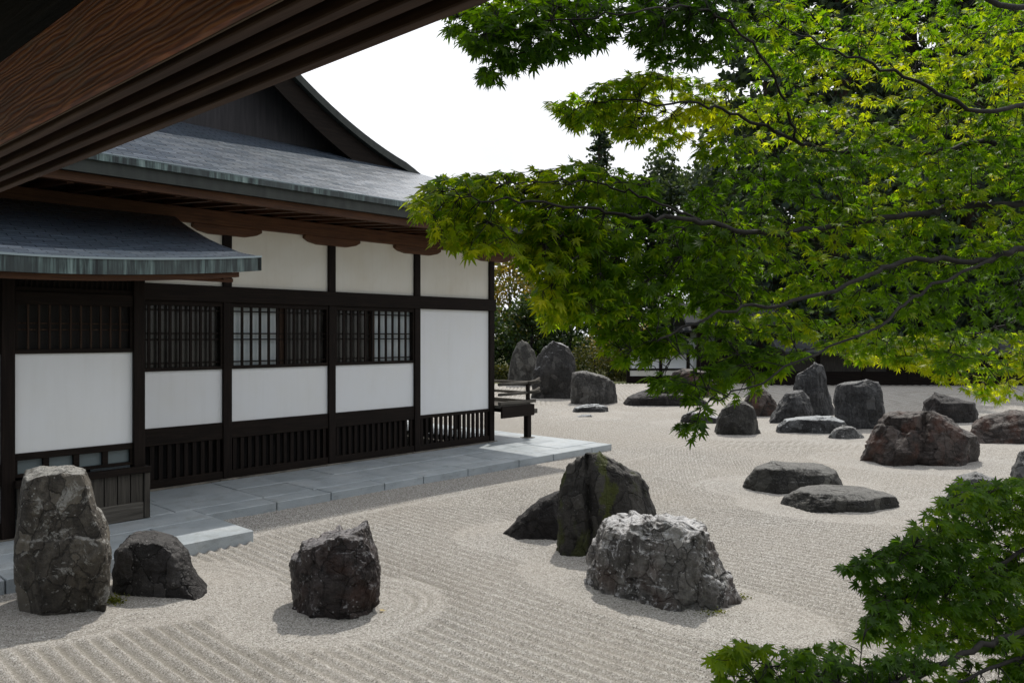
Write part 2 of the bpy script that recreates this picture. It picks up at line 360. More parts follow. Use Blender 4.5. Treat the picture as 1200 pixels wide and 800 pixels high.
M['bark'] = t.done(t.ramp(a, [(0.3, (0.006, 0.005, 0.004)), (0.7, (0.02, 0.0165, 0.013))]), 0.85, t.bump(a, 0.5, 0.006))
t = NT('cedar_bark'); a = t.noise(t.mapped((6, 6, 0.6)), 2, 5)
M['bark_c'] = t.done(t.ramp(a, [(0.3, (0.03, 0.02, 0.014)), (0.7, (0.09, 0.06, 0.042))]), 0.9)

# ------------------------------------------------------------------ rocks: data first, the raked gravel needs them
ROCKS = []   # filled below: (name, centre x, centre y, half width, half depth)
nrm_ = math.hypot(850, 915); UX, UY = 850 / nrm_, 915 / nrm_      # direction of the hall's front wall
PX, PY = -0.4395, 16.086                                          # right front corner of the hall
HROT = math.atan2(UY, UX)

def rock(label, outline, base, ratio, mat, exp=2.6, amp=0.05, facets=7, shear=0.0, seed=1, strata=0.0, cat='rock', group=None, nz=40, ns=72, name='garden_rock', lump=0.0, flat=0.35, ledge=None, block=0.03, cleft=None):
    """outline: silhouette from left foot over the top to the right foot; the stone gets its own depth"""
    rnd = random.Random(seed)
    xs = [p[0] for p in outline]; pxc = (min(xs) + max(xs)) / 2
    g = ground_at(pxc, base)
    hw = (max(xs) - min(xs)) / 2 / F * g.y
    hd = hw * ratio
    Yc = g.y + hd * 0.92
    k = Yc / F
    pts = [((px - CX) * k, H + (HY - py) * k) for px, py in outline]
    ztop = max(p[1] for p in pts)
    xc = (pxc - CX) * k
    # left / right profile by height
    it = max(range(len(pts)), key=lambda i: pts[i][1])
    L = sorted([(z, x) for x, z in pts[:it + 1]]); Rr = sorted([(z, x) for x, z in pts[it:]])
    zs = [-0.12 + (ztop + 0.12) * (i / (nz - 1)) ** 0.9 for i in range(nz)]
    V = []
    hws = []
    for z in zs:
        zq = min(z, ztop - 0.5 * k); a, b = interp(L, zq), interp(Rr, zq)
        if b - a < 0.04 * hw: m_ = (a + b) / 2; a, b = m_ - 0.02 * hw, m_ + 0.02 * hw
        c, h = (a + b) / 2, (b - a) / 2
        tz = max(0, z) / ztop
        dd = hd * (0.55 * (h / hw) + 0.45 * (1 - flat * tz ** 3))
        hws.append(h)
        for i in range(ns):
            th = 2 * math.pi * i / ns
            ct, st = math.cos(th), math.sin(th)
            rx = math.copysign(abs(ct) ** (2 / exp), ct) * h; ry = math.copysign(abs(st) ** (2 / exp), st) * dd
            V.append([c + rx - xc, ry + shear * (c + rx - xc), z])
    c = V[-ns:]; cc = [sum(p[j] for p in c) / ns for j in range(3)]
    nc = 8
    for r_ in range(1, nc + 1):
        s_ = 1 - r_ / nc
        for p in c: V.append([cc[0] + (p[0] - cc[0]) * s_, cc[1] + (p[1] - cc[1]) * s_, cc[2] + 0.015 * ztop * (1 - s_ * s_)])
    V = np.array(V)
    # chiselled planes
    ctr = np.array([0, 0, ztop * 0.4])
    for i in range(facets):
        th = rnd.choice((-1, -1, 1)) * math.pi / 2 + rnd.uniform(-0.95, 0.95); ph = rnd.uniform(-0.25, 0.5)
        nn = np.array([math.cos(th) * math.cos(ph), math.sin(th) * math.cos(ph), math.sin(ph)]); nn /= np.linalg.norm(nn)
        d = (V - ctr) @ nn; lim = d.max() * rnd.uniform(0.76, 0.92)
        V -= np.outer(np.clip(d - lim, 0, None) * 0.92, nn)
    size = (hw + ztop) / 2
    off = Vector((seed * 3.1, seed * 1.3, seed * 0.7))
    for i in range(len(V)):
        p = Vector(V[i]); q = p / size
        n1 = noise.fractal(q * 1.7 + off, 0.9, 2.1, 5)
        n2 = noise.ridged_multi_fractal(q * 2.3 + off * 2, 0.9, 2.2, 4, 1.0, 2.0) - 1.0
        v = Vector((V[i][0], V[i][1], max(0, V[i][2] - ztop * .35) * 0.9))
        dirn = v.normalized() if v.length > 1e-4 else Vector((0, 0, 1))
        disp = size * amp * (n1 * 1.0 + n2 * 0.55)
        if lump: disp += size * lump * noise.noise(q * 1.1 + off * 3)
        if strata:
            sx = noise.noise(Vector((q.x * 7, q.y * 7, q.z * 0.5)) + off); sy = noise.noise(Vector((q.x * 15, q.y * 15, q.z * 0.8)) + off)
            disp += size * strata * (abs(sx) + 0.5 * abs(sy) - 0.3)
        if ledge and V[i][1] < 0:
            zl = ledge[0] * ztop + 0.05 * ztop * noise.noise(Vector((V[i][0] * 4, 0, seed)))
            if V[i][2] < zl: V[i][1] -= ledge[1] * (0.6 + 0.4 * noise.noise(Vector((V[i][0] * 5, 1, seed)))) * min(1, (zl - V[i][2]) / 0.02) * max(0, 1 - (zl - V[i][2]) / (0.7 * ztop))
        if block:
            dv_, pv_ = noise.voronoi(Vector((q.x * 2.4, q.y * 2.4, q.z * 1.5)) + off + Vector((n1, n2, n1)) * 0.12)
            disp += size * block * noise.noise(pv_[0] * 7.3) * 1.6
            if dv_[1] - dv_[0] < 0.07: disp -= size * block * 0.5 * (1 - (dv_[1] - dv_[0]) / 0.07)
            d2_, p2_ = noise.voronoi(Vector((q.x * 6.5, q.y * 6.5, q.z * 4)) + off)
            disp += size * block * noise.noise(p2_[0] * 5.1) * 0.6
            disp += size * block * 0.35 * noise.noise(q * 17 + off)
        V[i] += np.array(dirn) * disp
    if cleft:
        for i in range(len(V)):
            if V[i][1] < 0.25 * hd:
                xx = V[i][0] - cleft[0] - 0.25 * cleft[2] * noise.noise(Vector((V[i][2] * 6, seed, 0))) + cleft[3] * (V[i][2] - ztop / 2)
                V[i][1] += cleft[1] * math.exp(-(xx / cleft[2]) ** 2)
                V[i][2] -= 0.08 * cleft[1] * math.exp(-(xx / cleft[2]) ** 2) * max(0, V[i][2] / ztop)
    x0_, x1_ = V[:, 0].min(), V[:, 0].max(); V[:, 0] = (-hw + (V[:, 0] - x0_) * 2 * hw / (x1_ - x0_)) * 1.05
    V[:, 2] = np.where(V[:, 2] > 0, V[:, 2] * ztop / V[:, 2].max(), V[:, 2])
    V[:, 0] += V[:, 1] * xc / Yc * 0.9                       # the stone's long faces stand towards the gallery
    nr = nz + nc
    fs = []
    for j in range(nr - 1):
        for i in range(ns):
            a = j * ns + i; b = j * ns + (i + 1) % ns
            fs.append((a, b, b + ns, a + ns))
    mb = MB(); mb.v = [tuple(p) for p in V]; mb.f = fs
    o = mb.build(name, mat, None, True)
    o.location = (xc, Yc, 0)
    tag(o, label, cat, group)
    ROCKS.append((xc, Yc, hw, hd, shear))
    return o

r_tall = rock_mat('lichened_brown_stone', (0.045, 0.037, 0.031), (0.125, 0.108, 0.088), (0.215, 0.19, 0.152), 0.58, (0.42, 0.41, 0.38), 0.6, 0.12, 0.9, 1.0)
r_dark = rock_mat('speckled_dark_stone', (0.018, 0.016, 0.016), (0.044, 0.039, 0.038), (0.09, 0.083, 0.08), 0.42, (0.30, 0.29, 0.28), 0.15, 0, 0.25, 2.0, 0, 0.5, 9.0)
r_jag = rock_mat('reddish_black_stone', (0.024, 0.018, 0.018), (0.066, 0.05, 0.047), (0.135, 0.108, 0.102), 0.50, (0.40, 0.385, 0.39), 0.3, 0, 0.6, 3.0, 0.4, 0.42, 6.0)
r_plain = rock_mat('plain_dark_stone', (0.014, 0.011, 0.011), (0.028, 0.023, 0.022), (0.046, 0.039, 0.037), 0.1, (0.2, 0.19, 0.19), 0.2, 0, 0.2, 4.0)
r_moss = rock_mat('moss_streaked_stone', (0.022, 0.019, 0.017), (0.05, 0.045, 0.04), (0.085, 0.078, 0.069), 0.28, (0.26, 0.25, 0.24), 0.3, 0.9, 0.15, 5.3, moss_x=(-0.02, 0.14))
r_white = rock_mat('white_veined_stone', (0.06, 0.05, 0.046), (0.23, 0.215, 0.20), (0.36, 0.345, 0.325), 0.58, (0.66, 0.65, 0.65), 0.7, 0, 1.0, 6.0, 0.4, 0.42, 9.0)
r_flat = rock_mat('flat_olive_grey_stone', (0.03, 0.028, 0.024), (0.065, 0.062, 0.054), (0.12, 0.116, 0.10), 0.3, (0.24, 0.235, 0.22), 0.1, 0, 0.75, 7.0)
r_brown = rock_mat('purplish_brown_stone', (0.03, 0.022, 0.019), (0.07, 0.052, 0.044), (0.125, 0.10, 0.088), 0.3, (0.22, 0.20, 0.185), 0.15, 0, 0.5, 8.0, 0.8, 0.6, 10.0)
r_blue = rock_mat('blue_grey_schist', (0.022, 0.022, 0.024), (0.055, 0.055, 0.058), (0.10, 0.10, 0.10), 0.2, (0.26, 0.26, 0.26), 0.65, 0, 0.5, 9.0)
r_pale = rock_mat('pale_topped_stone', (0.03, 0.03, 0.032), (0.07, 0.072, 0.074), (0.12, 0.122, 0.124), 0.35, (0.42, 0.44, 0.45), 0.15, 0, 1.0, 10.0)
r_stump = rock_mat('fibrous_grey_stone', (0.03, 0.028, 0.026), (0.08, 0.076, 0.07), (0.15, 0.143, 0.132), 0.3, (0.32, 0.31, 0.29), 0.8, 0, 0.4, 11.0)
r_far = rock_mat('weathered_far_stone', (0.04, 0.038, 0.035), (0.085, 0.082, 0.074), (0.14, 0.135, 0.12), 0.3, (0.26, 0.25, 0.23), 0.4, 0, 0.2, 12.0)
r_farw = rock_mat('white_capped_far_stone', (0.022, 0.021, 0.020), (0.048, 0.045, 0.042), (0.085, 0.08, 0.075), 0.22, (0.5, 0.5, 0.52), 0.2, 0, 1.0, 13.0)
r_fleck = rock_mat('grey_flecked_stone', (0.05, 0.05, 0.05), (0.13, 0.13, 0.13), (0.25, 0.25, 0.24), 0.5, (0.45, 0.45, 0.44), 0.2, 0, 0.5, 14.0)

rock('tall lichen-blotched standing stone before the low annex at far left', [(22,722),(19,690),(17,660),(18,620),(23,575),(27,554),(45,548),(75,546),(100,548),(107,565),(114,590),(125,615),(131,645),(130,685),(122,722)], 723, 0.8, r_tall, 3.4, 0.022, 5, 0, 3, 0.03, 'standing stone', None, 120, 170, flat=0.15, ledge=(0.55, 0.045), block=0.02)
rock('rounded black speckled boulder touching the tall standing stone', [(134,705),(132,665),(137,641),(150,629),(180,625),(205,631),(219,645),(230,668),(240,684),(251,700)], 703, 0.75, r_dark, 2.6, 0.04, 6, 0, 8, 0, 'boulder', None, 80, 130, block=0.02)
rock('jagged reddish black rock alone on the gravel, its top a sharp crest', [(339,722),(337,690),(338,652),(346,650),(352,637),(380,625),(405,620),(424,612),(431,611),(438,640),(444,657),(447,680),(444,700),(428,722)], 724, 0.8, r_jag, 4.2, 0.06, 6, 0.1, 12, 0.06, 'rock', None, 110, 170, block=0.034)
rock('plain dark wedge-shaped rock leaning against the mossy standing stone', [(586,632),(598,619),(612,603),(632,584),(650,576),(662,574),(668,590),(670,632)], 633, 0.6, r_plain, 2.8, 0.03, 5, 0, 15, 0, 'rock', None, 44, 80)
rock('dark standing stone with a moss streak down its face behind the white-veined rock', [(652,648),(654,600),(657,562),(667,541),(688,530),(706,528),(722,536),(736,547),(752,553),(764,568),(770,592),(770,648)], 652, 0.5, r_moss, 3.0, 0.035, 6, 0, 17, 0.05, 'standing stone', None, 90, 150, block=0.022, cleft=(-0.17, 0.09, 0.035, 0.05))
rock('big white-veined rock with crumbling right flank, front of the middle group', [(676,708),(680,680),(690,645),(704,621),(724,609),(752,602),(790,603),(820,606),(836,620),(848,650),(860,682),(870,708)], 711, 0.55, r_white, 3.6, 0.05, 6, -0.62, 21, 0.08, 'boulder', None, 110, 180, block=0.055)
rock('low flat-topped grey stone, the rear of the two lying side by side', [(869,576),(876,560),(886,548),(905,541),(940,541),(965,545),(980,552),(988,566),(989,576)], 577, 0.6, r_flat, 2.8, 0.03, 5, 0, 24, 0, 'flat stone')
rock('thin slab-like grey stone with paler top, the front of the two lying side by side', [(913,595),(918,584),(936,573),(958,570),(1020,572),(1044,578),(1053,590),(1050,597)], 599, 0.55, r_flat, 2.6, 0.035, 5, -0.12, 27, 0, 'flat stone')
rock('large purplish brown boulder with a vertical cleft, right of the garden', [(1005,545),(1012,522),(1022,505),(1040,488),(1063,480),(1092,479),(1108,489),(1120,500),(1138,508),(1146,528),(1148,547)], 547, 0.62, r_brown, 2.6, 0.05, 6, -0.15, 31, 0, 'boulder', None, 80, 140, lump=0.10, block=0.035, cleft=(0.02, 0.16, 0.06, -0.12))
rock('dark reddish rock at the right edge under the maple leaves', [(1134,518),(1138,498),(1152,487),(1185,480),(1220,482),(1246,495),(1250,518)], 519, 0.6, r_brown, 2.6, 0.06, 6, 0, 35, 0.02, 'rock')
rock('black blocky rock half hidden by hanging leaves behind the purplish boulder', [(1079,495),(1082,470),(1096,459),(1125,459),(1142,470),(1146,495)], 496, 0.7, r_plain, 3.2, 0.05, 6, 0, 38, 0.03, 'rock')
rock('pale grey rock cut by the right edge above the low maple', [(1184,566),(1186,545),(1196,528),(1212,524),(1232,540),(1238,566)], 567, 0.8, r_fleck, 2.8, 0.06, 6, 0, 41, 0, 'rock')
rock('grey mottled rock showing just above the leaves of the low maple', [(1104,600),(1112,572),(1124,557),(1144,553),(1166,560),(1180,582),(1186,600)], 602, 0.7, r_fleck, 2.6, 0.05, 6, 0, 44, 0, 'rock')
rock('broad upright flat-topped column of grooved blue-grey stone', [(978,503),(977,470),(979,450),(990,446),(1014,444),(1029,447),(1033,468),(1038,490),(1039,503)], 503, 0.7, r_blue, 3.6, 0.025, 5, 0, 47, 0.05, 'standing stone')
rock('tall slanting grooved stone with white right edge, beside the grey column', [(931,487),(930,455),(932,439),(944,432),(955,424),(966,428),(970,445),(975,466),(979,487)], 488, 0.6, r_blue, 3.2, 0.03, 6, 0, 51, 0.07, 'standing stone')
rock('squat dark stump-like rock with rough rim before the tall slanting stone', [(900,495),(905,483),(912,470),(920,459),(940,457),(949,464),(952,480),(953,495)], 496, 0.7, r_blue, 3.2, 0.05, 6, 0, 54, 0.05, 'rock')
rock('low ledge stone with bright white top at the foot of the grey column', [(909,507),(912,499),(920,491),(935,488),(972,487),(988,492),(992,498),(988,507)], 508, 0.5, r_pale, 3.0, 0.05, 4, -0.1, 57, 0, 'flat stone')
rock('small brownish scrap of rock beside the white-topped ledge stone', [(970,512),(976,503),(987,498),(1001,500),(1010,508),(1013,513)], 514, 0.6, r_fleck, 2.4, 0.06, 5, 0, 61, 0, 'rock')
rock('rough brown rock behind the stump-like rock, under dangling leaves', [(872,487),(874,470),(880,457),(894,454),(904,462),(912,478),(914,487)], 488, 0.7, r_brown, 2.6, 0.07, 7, 0, 64, 0.03, 'rock')
rock('dark cone-like rock standing under the lowest dangling maple twigs', [(837,510),(840,492),(846,478),(856,470),(872,469),(884,476),(889,494),(891,510)], 511, 0.8, r_flat, 2.8, 0.035, 5, 0, 67, 0.03, 'rock')
rock('long low dark rock with a pointed left end in the middle distance', [(730,474),(735,466),(744,461),(760,455),(772,458),(792,456),(812,462),(826,470),(832,476)], 476, 0.5, r_plain, 2.6, 0.04, 5, -0.25, 71, 0, 'rock')
rock('purplish hump of rock before the wooden gate', [(775,464),(780,450),(788,436),(800,431),(818,431),(830,436),(836,450),(838,464)], 465, 0.6, r_brown, 2.6, 0.05, 6, 0, 74, 0, 'rock')
rock('low black rock with a white glint, left of the cone-like rock', [(796,496),(801,486),(812,481),(830,481),(842,488),(846,496)], 497, 0.6, r_farw, 2.6, 0.07, 6, 0, 77, 0, 'rock')
rock('pointed grey standing stone on the moss beyond the veranda', [(594,452),(597,430),(601,415),(606,403),(611,398),(619,402),(626,412),(631,428),(635,452)], 452, 0.5, r_far, 2.8, 0.03, 6, 0, 81, 0.04, 'standing stone')
rock('massive dark standing stone with white-flecked sloping top beyond the veranda', [(623,466),(625,440),(629,420),(636,408),(648,399),(658,399),(668,406),(673,415),(674,440),(673,466)], 467, 0.6, r_farw, 3.2, 0.035, 7, 0, 84, 0.03, 'standing stone')
rock('stump-shaped rock with fine vertical grooves right of the massive standing stone', [(669,472),(670,450),(671,435),(686,434),(700,437),(712,441),(721,449),(723,472)], 473, 0.7, r_stump, 3.4, 0.025, 5, 0, 88, 0.06, 'rock')
rock('flat whitish stone lying before the grooved stump-shaped rock', [(671,482),(674,477),(682,474),(700,473),(711,476),(713,482)], 483, 0.6, r_pale, 2.6, 0.05, 4, 0, 91, 0, 'flat stone')
rock('tiny white stone lying almost flush with the gravel, near the flat whitish stone', [(674,489),(677,487),(684,485.5),(692,486),(697,489)], 489, 0.6, r_pale, 2.6, 0.05, 3, 0, 94, 0, 'flat stone', None, 14, 30)

# ------------------------------------------------------------------ ground and raked gravel
mb = MB(); mb.v = [(-900, -300, -0.06), (900, -300, -0.06), (900, 1500, -0.06), (-900, 1500, -0.06)]; mb.f = [(0, 1, 2, 3)]
tag(mb.build('ground', M['earth']), kind='structure')

def cum(segs):
    out = []
    for a, b, s in segs:
        n = max(1, round((b - a) / s)); out += [a + (b - a) * i / n for i in range(n)]
    return np.array(out + [segs[-1][1]])
gx = cum([(-30, -9, 0.5), (-9, -5.5, 0.06), (-5.5, 4.5, 0.026), (4.5, 9, 0.06), (9, 20, 0.12), (20, 46, 0.6)])
gy = cum([(-1.2, 4.6, 0.3), (4.6, 10.5, 0.026), (10.5, 16, 0.045), (16, 26, 0.1), (26, 37.5, 0.3)])
GX, GY = np.meshgrid(gx, gy)
LX = (GX - PX) * UX + (GY - PY) * UY; LY = -(GX - PX) * UY + (GY - PY) * UX
LAM = 0.115
wob = 0.08 * np.sin(GX * 0.45 + 1.3) + 0.05 * np.sin(GY * 0.5 + GX * 0.3)
ph = (LX + wob) / LAM                                      # furrows run square to the hall front
amp = np.ones_like(GX) * 0.026
wd = -2.05 - LY                                            # strip raked along the paved walk
m = (wd < 0.95) & (LX < 1.5); ph = np.where(m, (wd + 0.03 * np.sin(LX * 0.8)) / LAM, ph)
amp *= np.clip(np.abs(wd - 0.95) / 0.09, 0.25, 1) * (LX < 1.5) + (LX >= 1.5)
dmin = np.full_like(GX, 99.0)
for (rx, ry, hw, hd, sh) in ROCKS:
    dx = GX - rx; dy = GY - ry - sh * dx
    rr = np.sqrt((dx / hw) ** 2 + (dy / hd) ** 2) + 1e-6
    d = (rr - 1) * np.sqrt(dx * dx + dy * dy) / rr
    dmin = np.minimum(dmin, d)
ring = np.where(GY < 12, 0.52, 0.75)
ph = np.where(dmin < ring, (dmin + 0.035 * np.sin(GX * 3.1) * np.sin(GY * 2.7 + 1)) / LAM, ph)
amp *= np.where(dmin < ring, 0.32 + 0.25 * np.sin(GX * 1.7 + GY * 2.3), 1.0)
amp *= np.clip(np.abs(dmin - ring) / 0.08, 0.2, 1)
amp *= np.clip((dmin - 0.02) / 0.3, 0.12, 1)
patch = np.clip(0.55 + 0.75 * np.sin(GX * 0.83 + 0.4) * np.sin(GY * 0.61 + 1.1) + 0.35 * np.sin(GX * 2.1 + GY * 1.3), 0.68, 1.0)
amp *= patch
wave = np.cos(2 * math.pi * ph)
rs = np.random.RandomState(3)
Z = 1.12 * amp * (wave * 0.72 + 0.28 * np.cos(4 * math.pi * ph)) + rs.normal(0, 0.0022, GX.shape) * (GY < 11)
Z += 0.02 * np.sin(GX * 0.5) * np.sin(GY * 0.43) - 0.015
Z += 0.03 * np.exp(-np.clip(dmin, 0, 9) / 0.12)             # gravel heaped against the stones
nx, ny = len(gx), len(gy)
idx = np.arange(nx * ny).reshape(ny, nx)
quads = np.stack([idx[:-1, :-1], idx[:-1, 1:], idx[1:, 1:], idx[1:, :-1]], -1).reshape(-1, 4)
cx_ = ((LX[:-1, :-1] + LX[1:, 1:]) / 2).ravel(); cy_ = ((LY[:-1, :-1] + LY[1:, 1:]) / 2).ravel()
keep = ~((cy_ > -1.9) & (cx_ < 1.3)) & ~((cy_ > -3.0) & (cx_ < -7.15))      # not under the walk and hall
quads = quads[keep]
me = bpy.data.meshes.new('gravel'); me.vertices.add(nx * ny)
me.vertices.foreach_set('co', np.stack([GX, GY, Z], -1).astype(np.float32).ravel())
nq = len(quads); me.loops.add(nq * 4); me.polygons.add(nq)
me.loops.foreach_set('vertex_index', quads.astype(np.int32).ravel())
me.polygons.foreach_set('loop_start', np.arange(nq, dtype=np.int32) * 4)
me.polygons.foreach_set('use_smooth', np.ones(nq, dtype=bool))
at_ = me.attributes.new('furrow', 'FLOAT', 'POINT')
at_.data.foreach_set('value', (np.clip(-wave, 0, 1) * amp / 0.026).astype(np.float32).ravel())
me.update(calc_edges=True); me.validate(); me.materials.append(M['gravel'])
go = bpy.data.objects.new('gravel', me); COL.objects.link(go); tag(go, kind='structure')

# ------------------------------------------------------------------ paved walk round the hall (local frame: x along the front, y into the hall)
hall = empty('temple_hall', (PX, PY, 0), HROT, 'white plastered timber temple hall with grey hip-and-gable roof and lattice windows', 'temple hall')
walk = empty('paved_walkway', (PX, PY, 0), HROT); tag(walk, kind='structure')
rw = random.Random(5)
def pave(x0, x1, y0, y1, rows, names='paving_slab', along='x'):
    rowh = (y1 - y0) / rows
    for r_ in range(rows):
        x = x0
        while x < x1 - 0.05:
            L_ = rw.uniform(0.75, 1.35)
            xe = min(x + L_, x1)
            if x1 - xe < 0.35: xe = x1
            g_ = 0.007
            a, b, c, d = x + g_, xe - g_, y0 + r_ * rowh + g_, y0 + (r_ + 1) * rowh - g_
            dz = rw.uniform(-0.003, 0.003)
            mb = MB()
            if along == 'x': mb.box(a, b, c, d, -0.02, 0.12 + dz)
            else: mb.box(c, d, a, b, -0.02, 0.12 + dz)
            mb.build(names, M['slab'], walk, bevel=0.006)
            x = xe
pave(-9.6, 1.4, -1.66, -0.12, 2)                            # two rows of flags
pave(-7.05, 1.4, -2.05, -1.66, 1, 'kerb_slab')             # long kerb stones on the gravel edge
pave(-11.5, -7.05, -2.86, -1.66, 2)
pave(-11.5, -7.05, -3.22, -2.86, 1, 'kerb_slab')
pave(-0.12, 9.0, 0.0, 1.0, 1, 'paving_slab', 'y'); pave(-0.12, 9.0, 1.0, 1.4, 1, 'kerb_slab', 'y')
MB().box(-12, 1.36, -1.98, 9, -0.04, 0.085).build('walkway_bed', M['plinth'], walk)
MB().box(-12, -7.1, -3.15, -1.98, -0.04, 0.085).build('walkway_bed', M['plinth'], walk)

# ------------------------------------------------------------------ main hall
XP = [0.0, -1.99, -3.87, -5.74, -7.6, -9.5, -11.4, -13.0]
for x in XP:
    MB().box(x - 0.07, x + 0.07, -0.05, 0.09, 0.135, 3.95).build('post', M['wood_z'], hall, bevel=0.008)
    MB().box(x - 0.13, x + 0.13, -0.085, 0.13, 0.1, 0.134).build('post_base', M['plinth'], hall, bevel=0.01)
for i in range(len(XP) - 1):
    xr, xl = XP[i] - 0.07, XP[i + 1] + 0.07
    last = (i == 0)
    MB().box(xl, xr, 0.0, 0.05, 3.04, 3.95).build('plaster_panel', M['plaster_up'], hall)
    if last: MB().box(xl, xr, 0.0, 0.05, 0.80, 2.80).build('plaster_panel', M['plaster'], hall)
    else: MB().box(xl, xr, 0.0, 0.05, 0.985, 1.79).build('plaster_panel', M['plaster'], hall)
    MB().box(xl, xr, -0.03, 0.07, 0.735, 0.80 if last else 0.985).build('waist_beam', M['wood_x'], hall, bevel=0.006)
    MB().box(xl, xr, -0.035, 0.07, 0.135, 0.25).build('ground_sill', M['wood_x'], hall, bevel=0.006)
    MB().box(xl - 0.02, xr + 0.02, -0.06, 0.1, 0.09, 0.13).build('foundation_stone', M['plinth'], hall)
    vg = MB(); n_ = int((xr - xl) / 0.118)
    for k in range(n_):
        x = xl + (k + 0.5) * (xr - xl) / n_; vg.box(x - 0.029, x + 0.029, -0.012, 0.03, 0.25, 0.735)
    vg.build('vent_grille', M['wood_z'], hall)
    if not last:
        win = MB().box(xl, xr, -0.03, 0.07, 1.79, 1.84).box(xl, xr, -0.03, 0.07, 2.735, 2.80)
        win = win.box(xl, xl + 0.035, -0.028, 0.06, 1.84, 2.735).box(xr - 0.035, xr, -0.028, 0.06, 1.84, 2.735).build('window', M['wood_x'], hall)
        a, b = xl + 0.035, xr - 0.035; mid = a + (b - a) * (0.52 if i == 2 else 0.30 if i == 3 else 0.47)
        lat = MB(); nb = 11
        for k in range(1, nb):
            x = a + (b - a) * k / nb; lat.box(x - 0.019, x + 0.019, -0.012, 0.014, 1.84, 2.735)
        for z in (1.90, 2.24, 2.33, 2.67): lat.box(a, b, 0.0142, 0.03, z - 0.010, z + 0.010)
        lat.build('lattice', M['wood_z'], win)
        MB().box(mid - 0.05, mid + 0.05, 0.032, 0.07, 1.84, 2.735).build('sash_stile', M['red_z'], win)
        lightL = i in (2, 3)
        MB().box(a, mid - 0.05, 0.075, 0.085, 1.84, 2.735).build('pane', M['pane'] if lightL else M['pane_dark'], win)
        MB().box(mid + 0.05, b, 0.075, 0.085, 1.84, 2.735).build('pane', M['pane_dark'] if lightL else M['pane'], win)
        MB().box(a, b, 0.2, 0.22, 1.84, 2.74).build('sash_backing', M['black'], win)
MB().box(-13.07, 0.09, -0.075, -0.052, 2.80, 3.04).build('head_rail', M['wood_x'], hall, bevel=0.006)
MB().box(-13.07, 0.08, -0.049, 0.08, 2.803, 3.037).build('head_beam', M['wood_x'], hall)
MB().box(-13.2, 1.2, -0.09, 0.10, 3.95, 4.17).build('plate_beam', M['red_x'], hall, bevel=0.01)
for x in XP[:6]:
    pts = [(-0.55, 3.949), (-0.55, 3.90), (-0.46, 3.85), (-0.3, 3.815), (0.3, 3.815), (0.46, 3.85), (0.55, 3.90), (0.55, 3.949)]
    MB().prism([(x + p, z) for p, z in pts], -0.088, 0.098, 'y').build('boat_bracket', M['red_x'], hall, bevel=0.006)
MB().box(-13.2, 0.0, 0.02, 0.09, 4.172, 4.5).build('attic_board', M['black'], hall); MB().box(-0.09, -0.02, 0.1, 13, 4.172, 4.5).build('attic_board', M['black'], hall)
# side wall (right end), open below the floor
YP = [2.0, 4.0, 6.0, 8.0, 10.0, 12.0]
for y in YP: MB().box(-0.07, 0.07, y - 0.07, y + 0.07, 0.135, 3.95).build('post', M['wood_z'], hall)
for a, b in zip([0.09] + [y + 0.07 for y in YP], [y - 0.07 for y in YP] + [13.0]):
    MB().box(-0.05, 0.0, a, b, 0.8, 3.95).build('plaster_panel', M['plaster'], hall)
MB().box(-0.075, 0.075, 0.092, 13, 2.81, 3.03).build('head_beam', M['wood_y'], hall)
MB().box(-0.09, 0.09, 0.102, 13.5, 3.95, 4.17).build('plate_beam', M['red_y'], hall)
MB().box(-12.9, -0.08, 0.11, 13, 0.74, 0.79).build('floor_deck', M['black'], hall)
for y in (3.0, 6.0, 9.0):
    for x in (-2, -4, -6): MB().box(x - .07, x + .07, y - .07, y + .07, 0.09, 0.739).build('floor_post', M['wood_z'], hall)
MB().box(-12.9, -2.1, 0.16, 0.18, 0.1, 0.739).build('underfloor_light_blocker', M['black'], hall)  # added board, keeps daylight from showing through the left bays' grilles
MB().box(-12.9, -0.1, 12.9, 13, 0.79, 4.1).build('rear_wall', M['plaster'], hall)
MB().box(-13.05, -12.95, 0.1, 13, 0.1, 4.1).build('end_wall', M['plaster'], hall)

# roof: concave hip-and-gable
OV, XE, XL, YB = 1.6, 1.6, -14.6, 14.6
XM = (XE + XL) / 2; TR = XE - XM
def zf(t): return 4.42 + 0.455 * t if t < 3 else 5.785 + 0.29 * (t - 3) + 0.08 * (t - 3) ** 2
def lift(dc, t): return 0.16 * max(0, 1 - dc / 3.2) ** 2 * max(0, 1 - t / 2.6)
TG = 2.75                                                   # where the gable stands
def front(u, t):
    x0, x1 = XL + t, XE - t; x = x0 + (x1 - x0) * u
    return (x, -OV + t, zf(t) + lift(min(x - x0, x1 - x), t)), (x, t * 1.12)
def backs(u, t):
    x0, x1 = XL + t, XE - t; x = x0 + (x1 - x0) * u
    return (x, YB - t, zf(t) + lift(min(x - x0, x1 - x), t)), (x, t * 1.12)
def side(sgn):
    def fn(u, t):
        s_ = min(t, TG) if t <= TG else 2.6
        y0, y1 = -OV + s_, YB - s_; y = y0 + (y1 - y0) * u
        x = XE - t if sgn > 0 else XL + t
        return (x, y, zf(t) + lift(min(y - y0, y1 - y), t)), (y, t * 1.12)
    return fn
us = [0.5 - 0.5 * math.cos(math.pi * i / 60) for i in range(61)]
rf = MB().grid(front, us, lin(0, 3.35, 16)).grid(backs, us[::-1], lin(0, 3.35, 16))
rf.grid(side(1), us, lin(0, TG, 14)).grid(side(-1), us[::-1], lin(0, TG, 14))
rf.grid(side(1), us, lin(TG + 1e-3, TR, 22)).grid(side(-1), us[::-1], lin(TG + 1e-3, TR, 22))
roof = rf.build('roof', M['roof'], hall, True)
